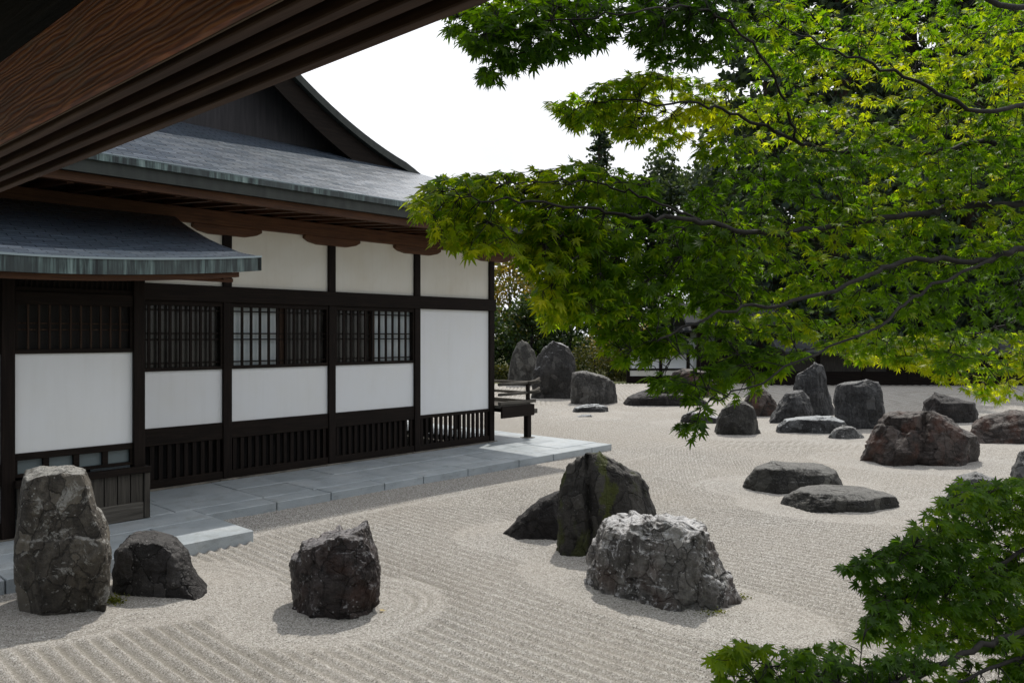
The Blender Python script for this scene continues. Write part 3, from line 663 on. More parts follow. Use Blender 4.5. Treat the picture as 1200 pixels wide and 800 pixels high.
# eave edge bands
def band(mb, path, z0, z1, inset, th):
    # path: list of (x, y, ztop, nx, ny) with outward normal
    b = len(mb.v)
    for (x, y, z, nx_, ny_) in path:
        for (dz, di) in ((z1, inset), (z0, inset), (z0, inset + th), (z1, inset + th)):
            mb.v.append((x - nx_ * di, y - ny_ * di, z + dz))
    for i in range(len(path) - 1):
        for k in range(4):
            k2 = (k + 1) % 4; a = b + 4 * i
            mb.f.append((a + k, a + k2, a + 4 + k2, a + 4 + k))
    mb.f.append((b, b + 1, b + 2, b + 3)[::-1]); e = b + 4 * (len(path) - 1); mb.f.append((e, e + 1, e + 2, e + 3))
    return mb
def eave_paths(ins):
    ps = []
    for fn, nx_, ny_ in ((front, 0, -1), (side(1), 1, 0), (backs, 0, 1), (side(-1), -1, 0)):
        p = []
        for u in us:
            (x, y, z), _ = fn(u, 0.0)
            x = min(max(x, XL + ins), XE - ins); y = min(max(y, -OV + ins), YB - ins)
            p.append((x, y, z, nx_, ny_))
        ps.append(p)
    return ps
pt = MB(); dk = MB(); kw = MB()
for p in eave_paths(0.0): band(pt, p, -0.09, -0.002, 0.0, 0.04)
for p in eave_paths(0.05): band(dk, p, -0.24, -0.085, 0.0, 0.05)
for p in eave_paths(0.16): band(kw, p, -0.34, -0.235, 0.0, 0.09)
t = NT('bright_copper_lip'); M['lip'] = t.done((0.30, 0.37, 0.40), 0.35, None, 0.6)
lp_ = MB()
for p in eave_paths(-0.012): band(lp_, p, -0.016, 0.008, 0.0, 0.05)
lp_.build('eave_lip', M['lip'], hall)
pt.build('copper_eave_edge', M['patina'], hall); dk.build('eave_fascia', M['eave_dark'], hall); kw.build('eave_board', M['red_x'], hall)
sf = MB()
def soffit(u, t):
    (x, y, z), uv = front(u, t); return (x, y, 4.10 + 0.16 * t / OV + lift(min(x - XL - t, XE - t - x), t) * 0.9), uv
def soffit_r(u, t):
    (x, y, z), uv = side(1)(u, t); return (x, y, 4.10 + 0.16 * t / OV + lift(min(y + OV - t, YB - t - y), t) * 0.9), uv
sf.grid(soffit, us, lin(0.17, 1.75, 8)).grid(soffit_r, us, lin(0.17, 1.75, 8))
sf.build('eave_soffit', M['red_x'], hall, True)
x = 0.9
while x > -14:
    MB().prism([(-OV + 0.24, 4.065), (-OV + 0.24, 4.10), (0.2, 4.265), (0.2, 4.19)], x - 0.035, x + 0.035, 'x').build('rafter', M['red_y'], hall); x -= 0.42
y = -0.6
while y < 12:
    MB().prism([(XE - 0.24, 4.065), (XE - 0.24, 4.10), (-0.2, 4.265), (-0.2, 4.19)], y - 0.035, y + 0.035, 'y').build('rafter', M['red_x'], hall); y += 0.42
# gable
gz = MB(); N = 40
gp = []
for i in range(N + 1):
    tt = TG + (TR - TG) * i / N; gp.append((XE - tt, zf(tt) - 0.05))
for i in range(N - 1, -1, -1):
    tt = TG + (TR - TG) * i / N; gp.append((XL + tt, zf(tt) - 0.05))
gz.prism(gp + [(XL + TG, 5.75), (XE - TG, 5.75)], 1.62, 1.70, 'y').build('gable_wall', M['gable'], hall)
bb = MB(); vr = MB()
for sgn in (1, -1):
    top = []; 
    for i in range(N + 1):
        tt = TG - 0.12 + (TR - TG + 0.12) * i / N; top.append((XE - tt if sgn > 0 else XL + tt, zf(tt)))
    b0 = len(bb.v)
    for lst, z0, z1, y0, y1 in ((bb, -0.62, -0.16, 1.10, 1.17), (vr, -0.15, -0.005, 1.0, 1.10)):
        b0 = len(lst.v)
        for (x_, z_) in top: lst.v += [(x_, y0, z_ + z1), (x_, y0, z_ + z0), (x_, y1, z_ + z0), (x_, y1, z_ + z1)]
        for i in range(N):
            for k in range(4):
                k2 = (k + 1) % 4; a = b0 + 4 * i; lst.f.append((a + k, a + k2, a + 4 + k2, a + 4 + k))
bb.build('bargeboard', M['wood_x'], hall); vr.build('verge_edge', M['eave_dark'], hall)
MB().prism([(-0.35, zf(TR) - 0.1), (-0.3, zf(TR) + 0.35), (0.3, zf(TR) + 0.35), (0.35, zf(TR) - 0.1)], 1.0, 12.0, 'y').v
rg = MB().prism([(XM - 0.35, zf(TR) - 0.1), (XM - 0.28, zf(TR) + 0.4), (XM + 0.28, zf(TR) + 0.4), (XM + 0.35, zf(TR) - 0.1)], 0.95, 12.05, 'y')
rg.build('ridge_cap', M['eave_dark'], hall)

# veranda on the right side of the hall
ver = MB().box(0.08, 1.02, -0.20, 9.0, 0.80, 0.86).build('veranda', M['grey_y'], hall, bevel=0.005)
MB().box(0.075, 1.08, -0.26, -0.203, 0.60, 0.84).build('edge_beam', M['wood_x'], ver, bevel=0.008)
MB().box(1.022, 1.09, -0.20, 9.0, 0.60, 0.84).build('edge_beam', M['wood_y'], ver, bevel=0.008)
MB().box(0.72, 1.30, -0.15, -0.03, 0.62, 0.72).build('joist', M['grey_x'], ver, bevel=0.006)
for y in (-0.20, 2.0, 4.0, 6.0, 8.0):
    MB().box(0.90, 1.02, y - 0.02, y + 0.10, 0.135, 0.80).build('veranda_post', M['wood_z'], ver, bevel=0.006)
    MB().box(0.84, 1.08, y - 0.08, y + 0.16, 0.118, 0.1345).build('post_base', M['plinth'], ver, bevel=0.01)
    MB().box(0.93, 1.0, y + 0.0, y + 0.07, 0.86, 1.27).build('baluster', M['wood_z'], ver, bevel=0.004)
def rail(z, r_, name):
    MB().tube([(0.07, -0.165, z), (0.6, -0.165, z), (1.0, -0.165, z + 0.005), (1.2, -0.165, z + 0.03), (1.34, -0.165, z + 0.085)], [r_, r_, r_, r_, r_ * 0.8], 8).build(name, M['grey_x'], ver, True)
    MB().tube([(0.965, -0.5, z + 0.05), (0.965, -0.3, z + 0.015), (0.965, 0, z + 2 * r_ * 0), (0.965, 9, z)], [r_ * .8, r_, r_ * .95, r_], 8).build(name, M['grey_y'], ver, True)
rail(1.29, 0.034, 'handrail'); rail(1.08, 0.032, 'middle_rail')
MB().box(0.075, 1.18, -0.215, -0.13, 0.865, 0.93).build('bottom_rail', M['grey_x'], ver, bevel=0.006)
MB().box(0.93, 1.0, -0.128, 9, 0.865, 0.93).build('bottom_rail', M['grey_y'], ver, bevel=0.006)

# ------------------------------------------------------------------ annex
ann = empty('low_annex', (PX, PY, 0), HROT, 'low white-walled timber annex with patina-streaked copper eave beside the hall', 'annex')
YA = -1.6
for x in (-7.68, -9.04, -10.9, -12.7):
    MB().box(x - 0.065, x + 0.065, YA - 0.065, YA + 0.065, 0.13, 3.0).build('post', M['wood_z'], ann, bevel=0.006)
    MB().box(x - 0.11, x + 0.11, YA - 0.11, YA + 0.11, 0.122, 0.1295).build('post_base', M['plinth'], ann)
for k, (xl, xr) in enumerate(((-8.975, -7.745), (-10.835, -9.105), (-12.635, -10.965))):
    MB().box(xl, xr, YA - 0.01, YA + 0.04, 1.025 if k == 0 else 0.93, 2.10).build('plaster_panel', M['plaster'], ann)
    MB().box(xl, xr, YA - 0.04, YA + 0.05, 2.10, 2.15).build('window_sill', M['wood_x'], ann, bevel=0.004)
    MB().box(xl, xr, YA - 0.045, YA + 0.05, 2.64, 2.78).build('head_beam', M['wood_x'], ann, bevel=0.006)
    wn = MB().box(xl, xl + 0.03, YA - 0.03, YA + 0.05, 2.15, 2.64).box(xr - 0.03, xr, YA - 0.03, YA + 0.05, 2.15, 2.64).build('window', M['wood_z'], ann)
    lt = MB()
    for j in range(1, 11):
        x = xl + 0.03 + (xr - xl - 0.06) * j / 11; lt.box(x - 0.009, x + 0.009, YA - 0.012, YA + 0.012, 2.15, 2.64)
    for z in (2.365, 2.435): lt.box(xl + .03, xr - .03, YA + 0.0125, YA + 0.025, z - .008, z + .008)
    lt.build('lattice', M['red_z'], wn); MB().box(xl + .03, xr - .03, YA + 0.04, YA + 0.05, 2.15, 2.64).build('pane', M['black'], wn)
    tr_ = MB().box(xl, xr, YA - 0.02, YA + 0.05, 2.78, 2.83).build('transom', M['wood_x'], ann)
    lt = MB()
    for j in range(1, 22):
        x = xl + (xr - xl) * j / 22; lt.box(x - 0.007, x + 0.007, YA - 0.005, YA + 0.012, 2.83, 3.0)
    lt.build('lattice', M['wood_z'], tr_); MB().box(xl, xr, YA + 0.03, YA + 0.05, 2.83, 3.0).build('backing', M['black'], tr_)
    if k == 0:
        MB().box(xl, xr, YA - 0.035, YA + 0.05, 0.95, 1.025).build('waist_beam', M['wood_x'], ann, bevel=0.004)
        lw = MB().box(xl, xr, YA - 0.03, YA + 0.05, 0.765, 0.80)
        for j in range(5):
            x = xl + (xr - xl) * j / 4; lw.box(max(xl, x - .03), min(xr, x + .03), YA - 0.028, YA + 0.05, 0.80, 0.95)
        lw = lw.build('low_window', M['wood_x'], ann); MB().box(xl, xr, YA + 0.02, YA + 0.03, 0.80, 0.95).build('pane', M['pane_low'], lw)
        bx = MB().box(xl - 0.02, -7.585, YA - 0.17, YA - 0.067, 0.67, 0.745).build('shutter_box', M['wood_x'], ann, bevel=0.006)
        fr = MB(); n_ = 9
        for j in range(n_):
            x0 = xl + (-7.66 - xl) * j / n_; fr.box(x0 + 0.006, x0 + (-7.66 - xl) / n_ - 0.006, YA - 0.12, YA - 0.095, 0.33, 0.67)
        fr.build('board_front', M['grey_z'], bx); MB().box(xl, -7.66, YA - 0.092, YA - 0.08, 0.33, 0.67).build('backing', M['black'], bx)
        MB().box(-7.657, -7.59, YA - 0.15, YA - 0.068, 0.13, 0.669).build('corner_board', M['grey_z'], bx, bevel=0.008)
        MB().box(xl, -7.66, YA - 0.14, YA - 0.07, 0.122, 0.329).build('base_board', M['grey_x'], bx, bevel=0.01)
    else:
        MB().box(xl, xr, YA - 0.05, YA + 0.05, 0.70, 0.93).build('waist_beam', M['wood_x'], ann, bevel=0.004)
        MB().box(xl, xr, YA - 0.01, YA + 0.04, 0.30, 0.70).build('plaster_panel', M['plaster'], ann)
        MB().box(xl, xr, YA - 0.05, YA + 0.05, 0.13, 0.30).build('ground_sill', M['wood_x'], ann, bevel=0.004)
MB().box(-7.70, -7.66, YA + 0.07, -0.1, 0.13, 2.98).build('end_wall', M['plaster'], ann)
MB().box(-13.2, -6.86, YA - 0.07, YA + 0.07, 3.0, 3.11).build('plate_beam', M['red_x'], ann, bevel=0.006)
MB().box(-13.2, -6.78, YA - 0.62, YA - 0.5, 2.955, 3.0).build('purlin', M['red_x'], ann, bevel=0.006)
ZB = [(-2.5, 3.10), (-2.0, 3.215), (-1.5, 3.38), (-1.1, 3.53), (-0.7, 3.70), (-0.35, 3.86), (-0.09, 4.0)]
AXE, AXL = -6.56, -14.0
def aroof(x, y):
    return ((x, y, interp(ZB, y) + 0.17 * max(0, 1 - (AXE - x) / 2.6) ** 1.8 * (-y / 2.5)), (x, (y + 2.5) * 1.1))
axs = lin(AXL, AXE, 50); ays = lin(-2.5, -0.09, 22)
arf = MB().grid(lambda x, y: aroof(x, y), axs, ays).build('roof', M['roof'], ann, True)
ap = MB(); path = [(x, -2.5, aroof(x, -2.5)[0][2], 0, -1) for x in axs]
band(ap, path, -0.175, -0.002, 0.0, 0.05).build('copper_eave_edge', M['patina'], ann)
al = MB(); band(al, [(x, -2.512, aroof(x, -2.5)[0][2], 0, -1) for x in axs], -0.014, 0.008, 0.0, 0.05).build('eave_lip', M['lip'], ann)
vp = MB(); vpath = [(AXE, y, aroof(AXE, y)[0][2], 1, 0) for y in ays]
band(vp, vpath, -0.17, -0.003, 0.0, 0.05).build('verge_edge', M['eave_dark'], ann)
ab = MB(); band(ab, [(x, -2.5, aroof(x, -2.5)[0][2], 0, -1) for x in lin(AXL, -6.8, 40)], -0.235, -0.175, 0.1, 0.09).build('eave_board', M['red_x'], ann)
us2 = MB().grid(lambda x, y: ((x, y, aroof(x, y)[0][2] - 0.17), (x, y)), lin(AXL, AXE - 0.05, 40), lin(-2.44, -0.09, 12))
us2.build('eave_soffit', M['red_x'], ann, True)
x = -6.95
while x > -13.5:
    MB().prism([(-2.36, 2.885 + 0.1 * max(0, (x + 8.6) / 2)), (-2.36, 2.94 + 0.1 * max(0, (x + 8.6) / 2)), (-1.6, 3.19), (-1.6, 3.10)], x - 0.03, x + 0.03, 'x').build('rafter', M['red_y'], ann); x -= 0.36

# ------------------------------------------------------------------ gallery the photograph is taken from (x away along its edge, -y outwards)
GROT = math.atan2(915, -1028)
gal = empty('viewing_gallery', (0, 0, 0), GROT, 'dark timber gallery overhead with grooved shutter lintel and orange grained beam', 'gallery')
def wood_lintel():
    t = NT('orange_grained_beam')
    v = t.mapped((0.9, 5.0, 5.0))
    wv = t.n('TexWave', Scale=7.0, Distortion=12.0, Detail=3.0, wave_type='RINGS', rings_direction='Y'); wv.inputs['Detail Scale'].default_value = 0.8
    t.l(v, wv.inputs['Vector'])
    g = t.noise(t.mapped((2, 60, 60)), 2, 5, 0.7); b = t.noise(t.mapped((2.5, 5, 9)), 2.2, 4, 0.6)
    col = t.ramp(wv.outputs['Fac'], [(0.0, (0.16, 0.040, 0.011)), (0.5, (0.34, 0.092, 0.022)), (1.0, (0.42, 0.15, 0.046))])
    col = t.mix(t.ramp(g, [(0.4, (0.7, 0.7, 0.7)), (0.6, (0, 0, 0))]), col, (0.07, 0.026, 0.011))
    col = t.mix(t.ramp(b, [(0.58, (0, 0, 0)), (0.72, (0.5, 0.5, 0.5))]), col, (0.20, 0.125, 0.075))
    return t.done(col, 0.55, t.bump(t.math('ADD', wv.outputs['Fac'], g), 0.3, 0.004), 0.35)
M['lintel'] = wood_lintel()
GX0, GX1 = -1.6, 4.0
MB().box(GX0, GX1, -0.5145, -0.497, 2.70, 2.861).box(GX0, GX1, -0.60, -0.5147, 2.76, 2.86).build('lintel_beam', M['lintel'], gal, bevel=0.004)
tmat = wood('old_track_timber', (0.03, 0.013, 0.008), (0.085, 0.043, 0.028), (0.17, 0.105, 0.075), 'x', 0.7)
tk = MB().box(GX0, GX1, -0.684, -0.515, 2.732, 2.759).build('shutter_track', tmat, gal)
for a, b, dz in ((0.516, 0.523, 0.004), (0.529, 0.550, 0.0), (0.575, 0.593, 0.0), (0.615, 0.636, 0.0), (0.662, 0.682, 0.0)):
    MB().box(GX0, GX1, -b, -a, 2.70 + dz, 2.7318).build('track_lip', wood('painted_sunlight_tan_timber', (0.08, 0.055, 0.035), (0.2, 0.145, 0.095), (0.3, 0.225, 0.155), 'x', 0.7) if a < 0.52 else tmat, tk, bevel=0.002)  # first lip: sunlight on it painted in as a lighter tan
MB().box(GX0, GX1, -0.53, -0.50, 2.8615, 3.3).build('transom_board', M['wood_x'], gal)
MB().box(GX0 - 0.3, GX1 + 0.6, -0.52, 1.6, 3.3, 3.34).build('ceiling', M['wood_x'], gal)
MB().prism([(-1.35, 3.46), (-1.35, 3.52), (1.6, 4.4), (1.6, 4.3)], GX0 - 1, GX1 + 1.2, 'x').build('roof', M['roof'], gal)
for x in (GX0, GX1):
    MB().box(x - 0.06 if x > 0 else x - 0.12, x + 0.12 if x > 0 else x, -0.66, -0.54, 0.0, 3.3).build('post', M['wood_z'], gal)
MB().box(GX0 - 0.3, GX1 + 0.6, -0.62, 1.6, 0.68, 0.74).build('floor_boards', M['wood_x'], gal)
for x in lin(GX0 - 0.2, GX1 + 0.5, 5): MB().box(x - .06, x + .06, 0.9, 1.02, -0.05, 0.68).build('floor_post', M['wood_z'], gal)

# ------------------------------------------------------------------ foliage helpers
def leaf_shape():
    # seven-lobed maple leaf, tip along +x, about 1 long
    pts = []; lob = [(0, 1.0), (38, 0.86), (74, 0.62), (112, 0.36)]
    half = []
    for i, (a, r_) in enumerate(lob):
        wdt = 9 if i < 3 else 8
        half.append((a - wdt if i else 0, r_ * (0.62 if i else 1.0)) if i else (0, r_))
        if i: half.append((a, r_)); half.append((a + wdt, r_ * 0.60))
        else: half.append((8, 0.66))
        if i < 3: half.append(((a + lob[i + 1][0]) / 2, 0.27 + 0.04 * (2 - i)))
    half.append((150, 0.10))
    for a, r_ in half: pts.append((math.cos(R(a)) * r_, math.sin(R(a)) * r_))
    for a, r_ in half[:0:-1]: pts.append((math.cos(R(-a)) * r_, math.sin(R(-a)) * r_))
    return np.array(pts)
LEAF = leaf_shape(); NL = len(LEAF)
def leaves_mesh(name, P, D, N_, S, T, mat, parent):
    """P base points, D tip directions, N_ normals, S sizes, T tints"""
    n = len(P); P = np.asarray(P); D = np.asarray(D); N_ = np.asarray(N_); S = np.asarray(S)
    D = D / np.linalg.norm(D, axis=1, keepdims=True)
    N_ = N_ - D * (N_ * D).sum(1, keepdims=True); N_ /= np.linalg.norm(N_, axis=1, keepdims=True)
    B = np.cross(N_, D)
    lx, ly = LEAF[:, 0], LEAF[:, 1]
    rr = np.sqrt(lx ** 2 + ly ** 2)
    cup = (0.22 * rr ** 2)                                   # tips droop
    V = P[:, None, :] + S[:, None, None] * (D[:, None, :] * lx[None, :, None] + B[:, None, :] * ly[None, :, None] - N_[:, None, :] * (cup[None, :, None] - 0.10 * np.abs(ly)[None, :, None]))
    V = np.concatenate([P[:, None, :], V], 1)
    m = NL + 1
    tri = np.array([[0, 1 + i, 1 + (i + 1) % NL] for i in range(NL)])
    Fc = (np.arange(n)[:, None, None] * m + tri[None]).reshape(-1, 3)
    me = bpy.data.meshes.new(name); me.vertices.add(n * m); me.vertices.foreach_set('co', V.astype(np.float32).ravel())
    nf = len(Fc); me.loops.add(nf * 3); me.polygons.add(nf); me.loops.foreach_set('vertex_index', Fc.astype(np.int32).ravel())
    me.polygons.foreach_set('loop_start', np.arange(nf, dtype=np.int32) * 3)
    a = me.attributes.new('tint', 'FLOAT', 'POINT'); a.data.foreach_set('value', np.repeat(np.asarray(T, dtype=np.float32), m))
    me.update(calc_edges=True); me.materials.append(mat)
    o = bpy.data.objects.new(name, me); COL.objects.link(o); o.parent = parent; return o

def in_poly(x, y, poly):
    c = False; n = len(poly); j = n - 1
    for i in range(n):
        xi, yi = poly[i]; xj, yj = poly[j]
        if (yi > y) != (yj > y) and x < (xj - xi) * (y - yi) / (yj - yi) + xi: c = not c
        j = i
    return c

def smooth_path(pts, k=6):
    out = []
    P_ = [Vector(p) for p in pts]
    for i in range(len(P_) - 1):
        p0 = P_[max(i - 1, 0)]; p1 = P_[i]; p2 = P_[i + 1]; p3 = P_[min(i + 2, len(P_) - 1)]
        for j in range(k):
            t = j / k
            out.append(0.5 * ((2 * p1) + (p2 - p0) * t + (2 * p0 - 5 * p1 + 4 * p2 - p3) * t * t + (3 * p1 - p0 - 3 * p2 + p3) * t ** 3))
    out.append(P_[-1]); return out

def maple(root_loc, label, trunk_pts, trunk_r, limbs, clusters, mat, seed, leaf_size, tint_fn):
    rnd = random.Random(seed)
    root = empty('maple_tree', root_loc, 0, label, 'maple tree')
    o0 = Vector(root_loc)
    sk = []
    tp = smooth_path(trunk_pts); MB().tube([p - o0 for p in tp], [trunk_r * (1 - 0.75 * i / (len(tp) - 1)) for i in range(len(tp))], 10).build('trunk', M['bark'], root, True)
    for pts, r0, r1 in limbs:
        lp = smooth_path(pts); n = len(lp)
        for i in range(1, n - 1): lp[i] = lp[i] + Vector((rnd.uniform(-1, 1), rnd.uniform(-1, 1), rnd.uniform(-1, 1))) * 0.012
        MB().tube([p - o0 for p in lp], [r0 + (r1 - r0) * i / (n - 1) for i in range(n)], 7).build('branch', M['bark'], root, True)
        sk += lp[n // 4:]
    SK = np.array([list(p) for p in sk])
    twigs = []
    for cl in clusters:
        poly, n, d0, d1 = cl['poly'], cl['n'], cl['d0'], cl['d1']
        xs = [p[0] for p in poly]; ys = [p[1] for p in poly]; k = 0; tries = 0
        while k < n and tries < n * 40:
            tries += 1
            px, py = rnd.uniform(min(xs), max(xs)), rnd.uniform(min(ys), max(ys))
            if not in_poly(px, py, poly): continue
            fx = (px - min(xs)) / (max(xs) - min(xs))
            dep = d0 + (d1 - d0) * fx + rnd.uniform(-1, 1) * cl.get('dv', 0.35)
            # foliage gathers in sprays: keep by a 3-D noise
            p = at(px, py, dep)
            if noise.noise(Vector((p.x * 2.3, p.y * 2.3, p.z * 4.2)) + Vector((seed, 0, 0))) < cl.get('gap', -0.12): 
                continue
            twigs.append((p, cl.get('tint', 0))); k += 1
    # order by distance to the limbs, then hang each twig on the nearest wood
    arr = np.array([list(p) for p, _ in twigs])
    dd = np.min(((arr[:, None, :] - SK[None, :, :]) ** 2).sum(-1), axis=1); order = np.argsort(dd)
    nodes = SK.copy(); tw = MB()
    P_, D_, N_, S_, T_ = [], [], [], [], []
    for ii in order:
        p, tn = twigs[ii]; p = Vector(p)
        ds = ((nodes - arr[ii]) ** 2).sum(1); j = int(np.argmin(ds)); a = Vector(nodes[j])
        L_ = (p - a).length
        mid1 = a.lerp(p, 0.35) + Vector((rnd.uniform(-1, 1), rnd.uniform(-1, 1), rnd.uniform(0.2, 1.4))) * L_ * 0.10
        mid2 = a.lerp(p, 0.7) + Vector((rnd.uniform(-1, 1), rnd.uniform(-1, 1), rnd.uniform(0.2, 1.2))) * L_ * 0.08
        r0 = min(0.006, 0.0016 + 0.006 * L_)
        tw.tube([a - o0, mid1 - o0, mid2 - o0, p - o0], [r0, r0 * 0.75, r0 * 0.5, 0.0008], 4)
        if L_ > 0.12:
            nodes = np.vstack([nodes, [list(mid1), list(mid2)]])
        td = (p - mid2); td = td.normalized() if td.length > 1e-4 else Vector((-1, 0, 0))
        td.z *= 0.4
        nlv = rnd.choice((5, 6, 7, 7))
        for q in range(nlv):
            f = 1 - q // 2 * 0.28
            base = mid2.lerp(p, max(0.05, f))
            sidev = Vector((-td.y, td.x, 0)); sidev = sidev.normalized() if sidev.length > 1e-3 else Vector((0, 1, 0))
            sgn = 0 if q == 0 else (1 if q % 2 else -1)
            d = td * (0.9 if sgn == 0 else 0.35) + sidev * sgn * rnd.uniform(0.5, 0.9) + Vector((rnd.uniform(-.35, .35), rnd.uniform(-.35, .35), rnd.uniform(-0.7, 0.05)))
            d.normalize()
            nr = Vector((rnd.uniform(-.6, .6), rnd.uniform(-1.0, .25), 0.7))
            pet = base + d * rnd.uniform(0.008, 0.022)
            P_.append(list(pet - o0)); D_.append(list(d)); N_.append(list(nr))
            S_.append(leaf_size * rnd.uniform(0.55, 1.2)); T_.append(min(1, max(0, tint_fn(p) + tn + rnd.uniform(-.2, .2) + 0.5 * noise.noise(Vector((p.x * 1.3 + 5, p.y * 1.3, p.z * 2.6))))))
    tw.build('twigs', M['bark'], root, True)
    leaves_mesh('crown', P_, D_, N_, S_, T_, mat, root)
    return root

def A(px, py, d): return at(px, py, d)
# main maple: trunk just right of the view
TB = Vector((3.55, 4.2, 0))
trunk = [TB, TB + Vector((-0.05, 0.02, 0.9)), TB + Vector((0.03, -0.02, 1.7)), TB + Vector((-0.06, 0.02, 2.5)), TB + Vector((-0.15, 0.02, 3.3)), TB + Vector((-0.25, -0.02, 4.2))]
limbs = [
    ([trunk[2], A(1290,270,4.00), A(1200,290,3.67), A(1150,304,3.57), A(1060,306,3.37), A(1010,329,3.22), A(910,356,2.92), A(840,366,2.72), A(770,400,2.57)], 0.0190, 0.0030),
    ([A(1165,302,3.59), A(1080,342,3.32), A(1030,382,3.12), A(960,412,2.92), A(880,452,2.72), A(830,470,2.62)], 0.0076, 0.0020),
    ([trunk[3], A(1280,235,4.05), A(1200,240,3.77), A(1130,240,3.72), A(1080,252,3.57), A(985,262,3.37), A(900,275,3.12), A(820,258,2.82), A(760,255,2.62), A(700,245,2.70), A(620,238,2.55), A(540,232,2.45)], 0.0211, 0.0020),
    ([A(820,258,2.82), A(760,232,2.67), A(700,215,2.75), A(640,215,2.60), A(580,215,2.50)], 0.0050, 0.0015),
    ([trunk[3], A(1270,180,4.25), A(1200,172,4.02), A(1145,168,4.02), A(1080,182,3.92), A(980,178,3.82), A(930,165,3.62), A(880,141,3.42), A(830,125,3.22), A(760,120,3.02), A(690,118,3.05)], 0.0190, 0.0020),
    ([A(935,167,3.62), A(915,110,3.42), A(880,52,3.12), A(820,10,2.92), A(740,15,2.62), A(650,25,2.70), A(570,40,2.60)], 0.0067, 0.0015),
    ([trunk[4], A(1240,120,3.85), A(1150,130,3.52), A(1060,90,3.42), A(980,60,3.32), A(900,20,3.12)], 0.0148, 0.0020),
    ([trunk[4], A(1260,30,3.75), A(1150,0,3.32), A(1020,-50,3.12), A(880,-80,2.92), A(760,-80,2.72), A(640,-60,2.85)], 0.0169, 0.0025),
    ([trunk[5], A(1200,-200,4.02), A(1050,-260,3.92), A(900,-260,3.72), A(760,-230,3.52)], 0.0148, 0.0025),
    ([trunk[5], A(1240,-350,4.45), A(1100,-400,4.65), A(950,-400,4.55)], 0.0126, 0.0025),
    ([trunk[4], A(1300,60,5.05), A(1180,40,5.25), A(1050,50,5.15), A(940,60,4.85)], 0.0126, 0.0025),
    ([trunk[2], A(1290,330,4.55), A(1180,380,4.85), A(1090,400,4.85), A(1010,410,4.65)], 0.0126, 0.0020),
    ([trunk[2], A(1320,400,3.75), A(1230,430,3.72), A(1170,450,3.82)], 0.0092, 0.0020),
]
clusters = [
    dict(poly=[(478,238),(505,212),(560,200),(640,196),(700,188),(735,200),(770,215),(770,270),(720,300),(640,300),(600,285),(545,305),(515,278),(490,255)], n=461, d0=2.6, d1=3.1, dv=0.22, tint=0.06, gap=-0.3),
    dict(poly=[(600,290),(640,240),(720,255),(840,250),(880,330),(860,375),(780,375),(735,380),(690,372),(640,385),(632,360),(632,330)], n=672, d0=2.8, d1=3.4, dv=0.3, tint=0.1, gap=-0.25),
    dict(poly=[(515,20),(535,45),(560,60),(570,105),(595,85),(640,70),(690,55),(735,40),(760,80),(830,75),(850,40),(850,-10),(515,-10)], n=560, d0=2.7, d1=3.2, dv=0.25, tint=-0.34, gap=-0.3),  # low tint paints this top spray's shade into its leaf colour
    dict(poly=[(640,120),(690,102),(740,85),(800,85),(850,90),(870,195),(830,185),(800,175),(740,165),(700,150),(672,150)], n=336, d0=3.1, d1=3.7, dv=0.25, tint=0.15, gap=-0.3),
    dict(poly=[(800,230),(850,200),(990,190),(1080,170),(1240,150),(1240,420),(1150,440),(1090,430),(1000,410),(930,402),(880,390),(820,380),(830,330)], n=1365, d0=3.25, d1=4.25, dv=0.5, tint=-0.04, gap=-0.2),
    dict(poly=[(850,0),(1240,-10),(1240,170),(1120,190),(1000,200),(880,200),(850,150)], n=855, d0=3.5, d1=4.4, dv=0.5, tint=0.1, gap=-0.12),
    dict(poly=[(700,395),(760,380),(800,385),(800,410),(760,425),(725,430)], n=47, d0=2.85, d1=3.0, dv=0.12, tint=0.0, gap=-0.4),
    dict(poly=[(690,372),(760,370),(830,378),(890,392),(865,425),(800,418),(745,412),(700,398)], n=80, d0=3.0, d1=3.3, dv=0.2, tint=-0.12, gap=-0.4),
    dict(poly=[(760,440),(840,425),(900,405),(945,412),(910,450),(858,470),(836,488),(812,512),(796,505),(780,485),(758,478)], n=92, d0=2.85, d1=3.2, dv=0.12, tint=-0.25, gap=-0.4),
    dict(poly=[(960,400),(1080,390),(1240,390),(1240,465),(1160,470),(1100,445),(1050,430),(1000,425)], n=378, d0=4.3, d1=4.9, dv=0.4, tint=0.2, gap=-0.3),
    dict(poly=[(520,-250),(700,-330),(1000,-420),(1300,-420),(1300,-10),(900,-10),(700,-20),(540,-30)], n=431, d0=3.1, d1=4.6, dv=0.7, tint=0.0, gap=-0.05),
    dict(poly=[(590,-150),(880,-150),(880,-12),(590,-12)], n=430, d0=3.5, d1=3.7, dv=0.2, tint=0.0, gap=-0.5),  # unseen foliage above the view, added to shade the left sprays
    dict(poly=[(520,-340),(880,-340),(880,-110),(520,-110)], n=620, d0=3.3, d1=3.6, dv=0.25, tint=0.0, gap=-0.5),  # unseen foliage further up, added to shade the top spray
    dict(poly=[(860,40),(960,20),(1240,0),(1240,220),(1100,230),(930,200),(870,160)], n=336, d0=4.9, d1=5.4, dv=0.4, tint=0.2, gap=-0.05),
]
maple(tuple(TB), 'large green maple reaching in from the right, its sprays of star-shaped leaves before the hall', trunk, 0.14, limbs, clusters, M['maple'], 11, 0.042,
      lambda p: 0.38 + 0.30 * min(1, max(0, (0.25 - p.x) / 0.55)))
